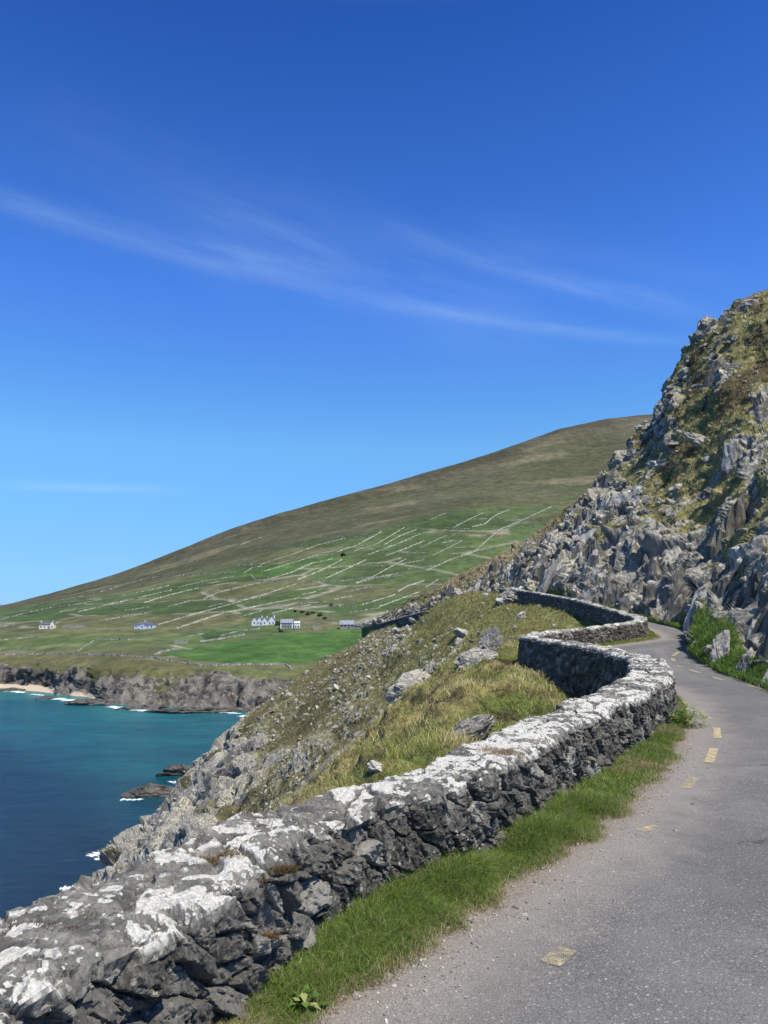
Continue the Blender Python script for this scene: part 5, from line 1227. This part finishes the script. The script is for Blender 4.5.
# thin cirrus streaks: direction projected on a high flat cloud layer
tc = nt.nodes.new('ShaderNodeTexCoord'); sep = nt.nodes.new('ShaderNodeSeparateXYZ'); nt.links.new(tc.outputs['Generated'], sep.inputs[0])
def wm(op, a, b=None, c=None):
    n_ = nt.nodes.new('ShaderNodeMath'); n_.operation = op
    for k_, v_ in enumerate((a, b, c)):
        if v_ is None: continue
        if isinstance(v_, (int, float)): n_.inputs[k_].default_value = v_
        else: nt.links.new(v_, n_.inputs[k_])
    return n_.outputs[0]
X_, Y_, Z_ = sep.outputs; az_ = wm('ARCTAN2', X_, Y_); el_ = wm('ARCSINE', Z_)
def wnoise(v, s_, d_, r_=.6):
    n_ = nt.nodes.new('ShaderNodeTexNoise'); nt.links.new(v, n_.inputs['Vector']); n_.inputs['Scale'].default_value = s_; n_.inputs['Detail'].default_value = d_; n_.inputs['Roughness'].default_value = r_; return n_.outputs['Fac']
def wss(v, lo, hi, a=0, b=1):
    n_ = nt.nodes.new('ShaderNodeMapRange'); n_.interpolation_type = 'SMOOTHSTEP'; nt.links.new(v, n_.inputs[0])
    for k_, q_ in zip(range(1, 5), (lo, hi, a, b)): n_.inputs[k_].default_value = q_
    return n_.outputs[0]
def streak(p0, p1, wid, amt, seed):
    """a wisp from photo point p0 to p1, as a band in azimuth / elevation"""
    def ae(q_):
        a_, b_ = ab(*q_); return math.atan(a_), math.atan(b_*math.cos(math.atan(a_)))
    (a0, e0), (a1, e1) = ae(p0), ae(p1); L_ = math.hypot(a1-a0, e1-e0); cx, sx = (a1-a0)/L_, (e1-e0)/L_
    u_ = wm('ADD', wm('MULTIPLY', wm('SUBTRACT', az_, a0), cx), wm('MULTIPLY', wm('SUBTRACT', el_, e0), sx))
    v_ = wm('SUBTRACT', wm('MULTIPLY', wm('SUBTRACT', el_, e0), cx), wm('MULTIPLY', wm('SUBTRACT', az_, a0), sx))
    cb = nt.nodes.new('ShaderNodeCombineXYZ'); nt.links.new(wm('MULTIPLY', u_, 3), cb.inputs[0]); nt.links.new(wm('MULTIPLY', v_, 28), cb.inputs[1]); cb.inputs[2].default_value = seed
    n_ = wnoise(cb.outputs[0], 1.6, 6, .6); cb2 = nt.nodes.new('ShaderNodeCombineXYZ'); nt.links.new(wm('MULTIPLY', u_, 5), cb2.inputs[0]); cb2.inputs[2].default_value = seed
    vv = wm('ADD', v_, wm('MULTIPLY', wm('SUBTRACT', wnoise(cb2.outputs[0], 1, 3), .5), wid*1.6))
    g = wm('POWER', 2.718, wm('MULTIPLY', wm('MULTIPLY', wm('DIVIDE', vv, wid), wm('DIVIDE', vv, wid)), -1))
    ends = wm('MULTIPLY', wss(u_, -.1*L_, .3*L_), wss(u_, 1.1*L_, .75*L_))
    return wm('MULTIPLY', wm('MULTIPLY', wm('MULTIPLY', g, ends), wss(n_, .25, .7, .15, 1)), amt*.6)
tot = None
for a in (((-80, 170), (360, 278), .013, .20, 1), ((150, 190), (560, 330), .05, .11, 2), ((380, 220), (720, 318), .012, .19, 3), ((330, 290), (700, 342), .009, .17, 4), ((-60, 482), (190, 490), .006, .22, 5), ((0, 110), (400, 240), .04, .045, 6), ((-90, 165), (560, 322), .011, .08, 8), ((450, 230), (760, 290), .03, .05, 7)):
    s_ = streak(*a); tot = s_ if tot is None else wm('ADD', tot, s_)
cr = nt.nodes.new('ShaderNodeValToRGB'); nt.links.new(Z_, cr.inputs[0]); cr.color_ramp.interpolation = 'LINEAR'
stops = [(0, (.26, .57, 1.34)), (.017, (.27, .58, 1.33)), (.06, (.345, .64, 1.16)), (.197, (.56, 1.0, 1.33)), (.378, (.43, .88, 1.70)), (.641, (.19, .55, 1.28)), (.74, (.9, .95, 1.0)), (1, (1.3, 1.1, .95))]
for k_, (ps, c_) in enumerate(stops):
    e_ = cr.color_ramp.elements[k_] if k_ < 2 and False else (cr.color_ramp.elements[0] if k_ == 0 else (cr.color_ramp.elements[-1] if k_ == len(stops)-1 else cr.color_ramp.elements.new(ps)))
    e_.position = ps; e_.color = (*[q_/2 for q_ in c_], 1)
tm_ = nt.nodes.new('ShaderNodeVectorMath'); tm_.operation = 'MULTIPLY'; nt.links.new(hs.outputs[0], tm_.inputs[0]); nt.links.new(cr.outputs[0], tm_.inputs[1])
ts_ = nt.nodes.new('ShaderNodeVectorMath'); ts_.operation = 'SCALE'; nt.links.new(tm_.outputs[0], ts_.inputs[0]); ts_.inputs['Scale'].default_value = 2
mixn = nt.nodes.new('ShaderNodeMix'); mixn.data_type = 'RGBA'; nt.links.new(tot, mixn.inputs[0]); nt.links.new(ts_.outputs[0], mixn.inputs[6]); mixn.inputs[7].default_value = (6.2, 8.2, 9.8, 1)
nt.links.new(mixn.outputs[2], bg.inputs[0]); bg.inputs[1].default_value = .1
nt.links.new(bg.outputs[0], out.inputs[0])
cd = bpy.data.cameras.new('camera'); cam = link(bpy.data.objects.new('camera', cd)); scn.camera = cam
cd.sensor_fit = 'VERTICAL'; cd.sensor_height = 24; cd.lens = 24*F/1024; cd.clip_start = .05; cd.clip_end = 60000
cam.location = (0, 0, 0); cam.rotation_euler = (math.pi/2+TH, 0, 0)
vs = scn.view_settings; vs.view_transform = 'Standard'; vs.look = 'None'; vs.exposure = .28; vs.gamma = 1; vs.use_curve_mapping = False
scn.cycles.max_bounces = 5; scn.cycles.diffuse_bounces = 3; scn.cycles.glossy_bounces = 2; scn.cycles.transparent_max_bounces = 8
scn.cycles.use_adaptive_sampling = True; scn.cycles.adaptive_threshold = .02; scn.cycles.use_denoising = True
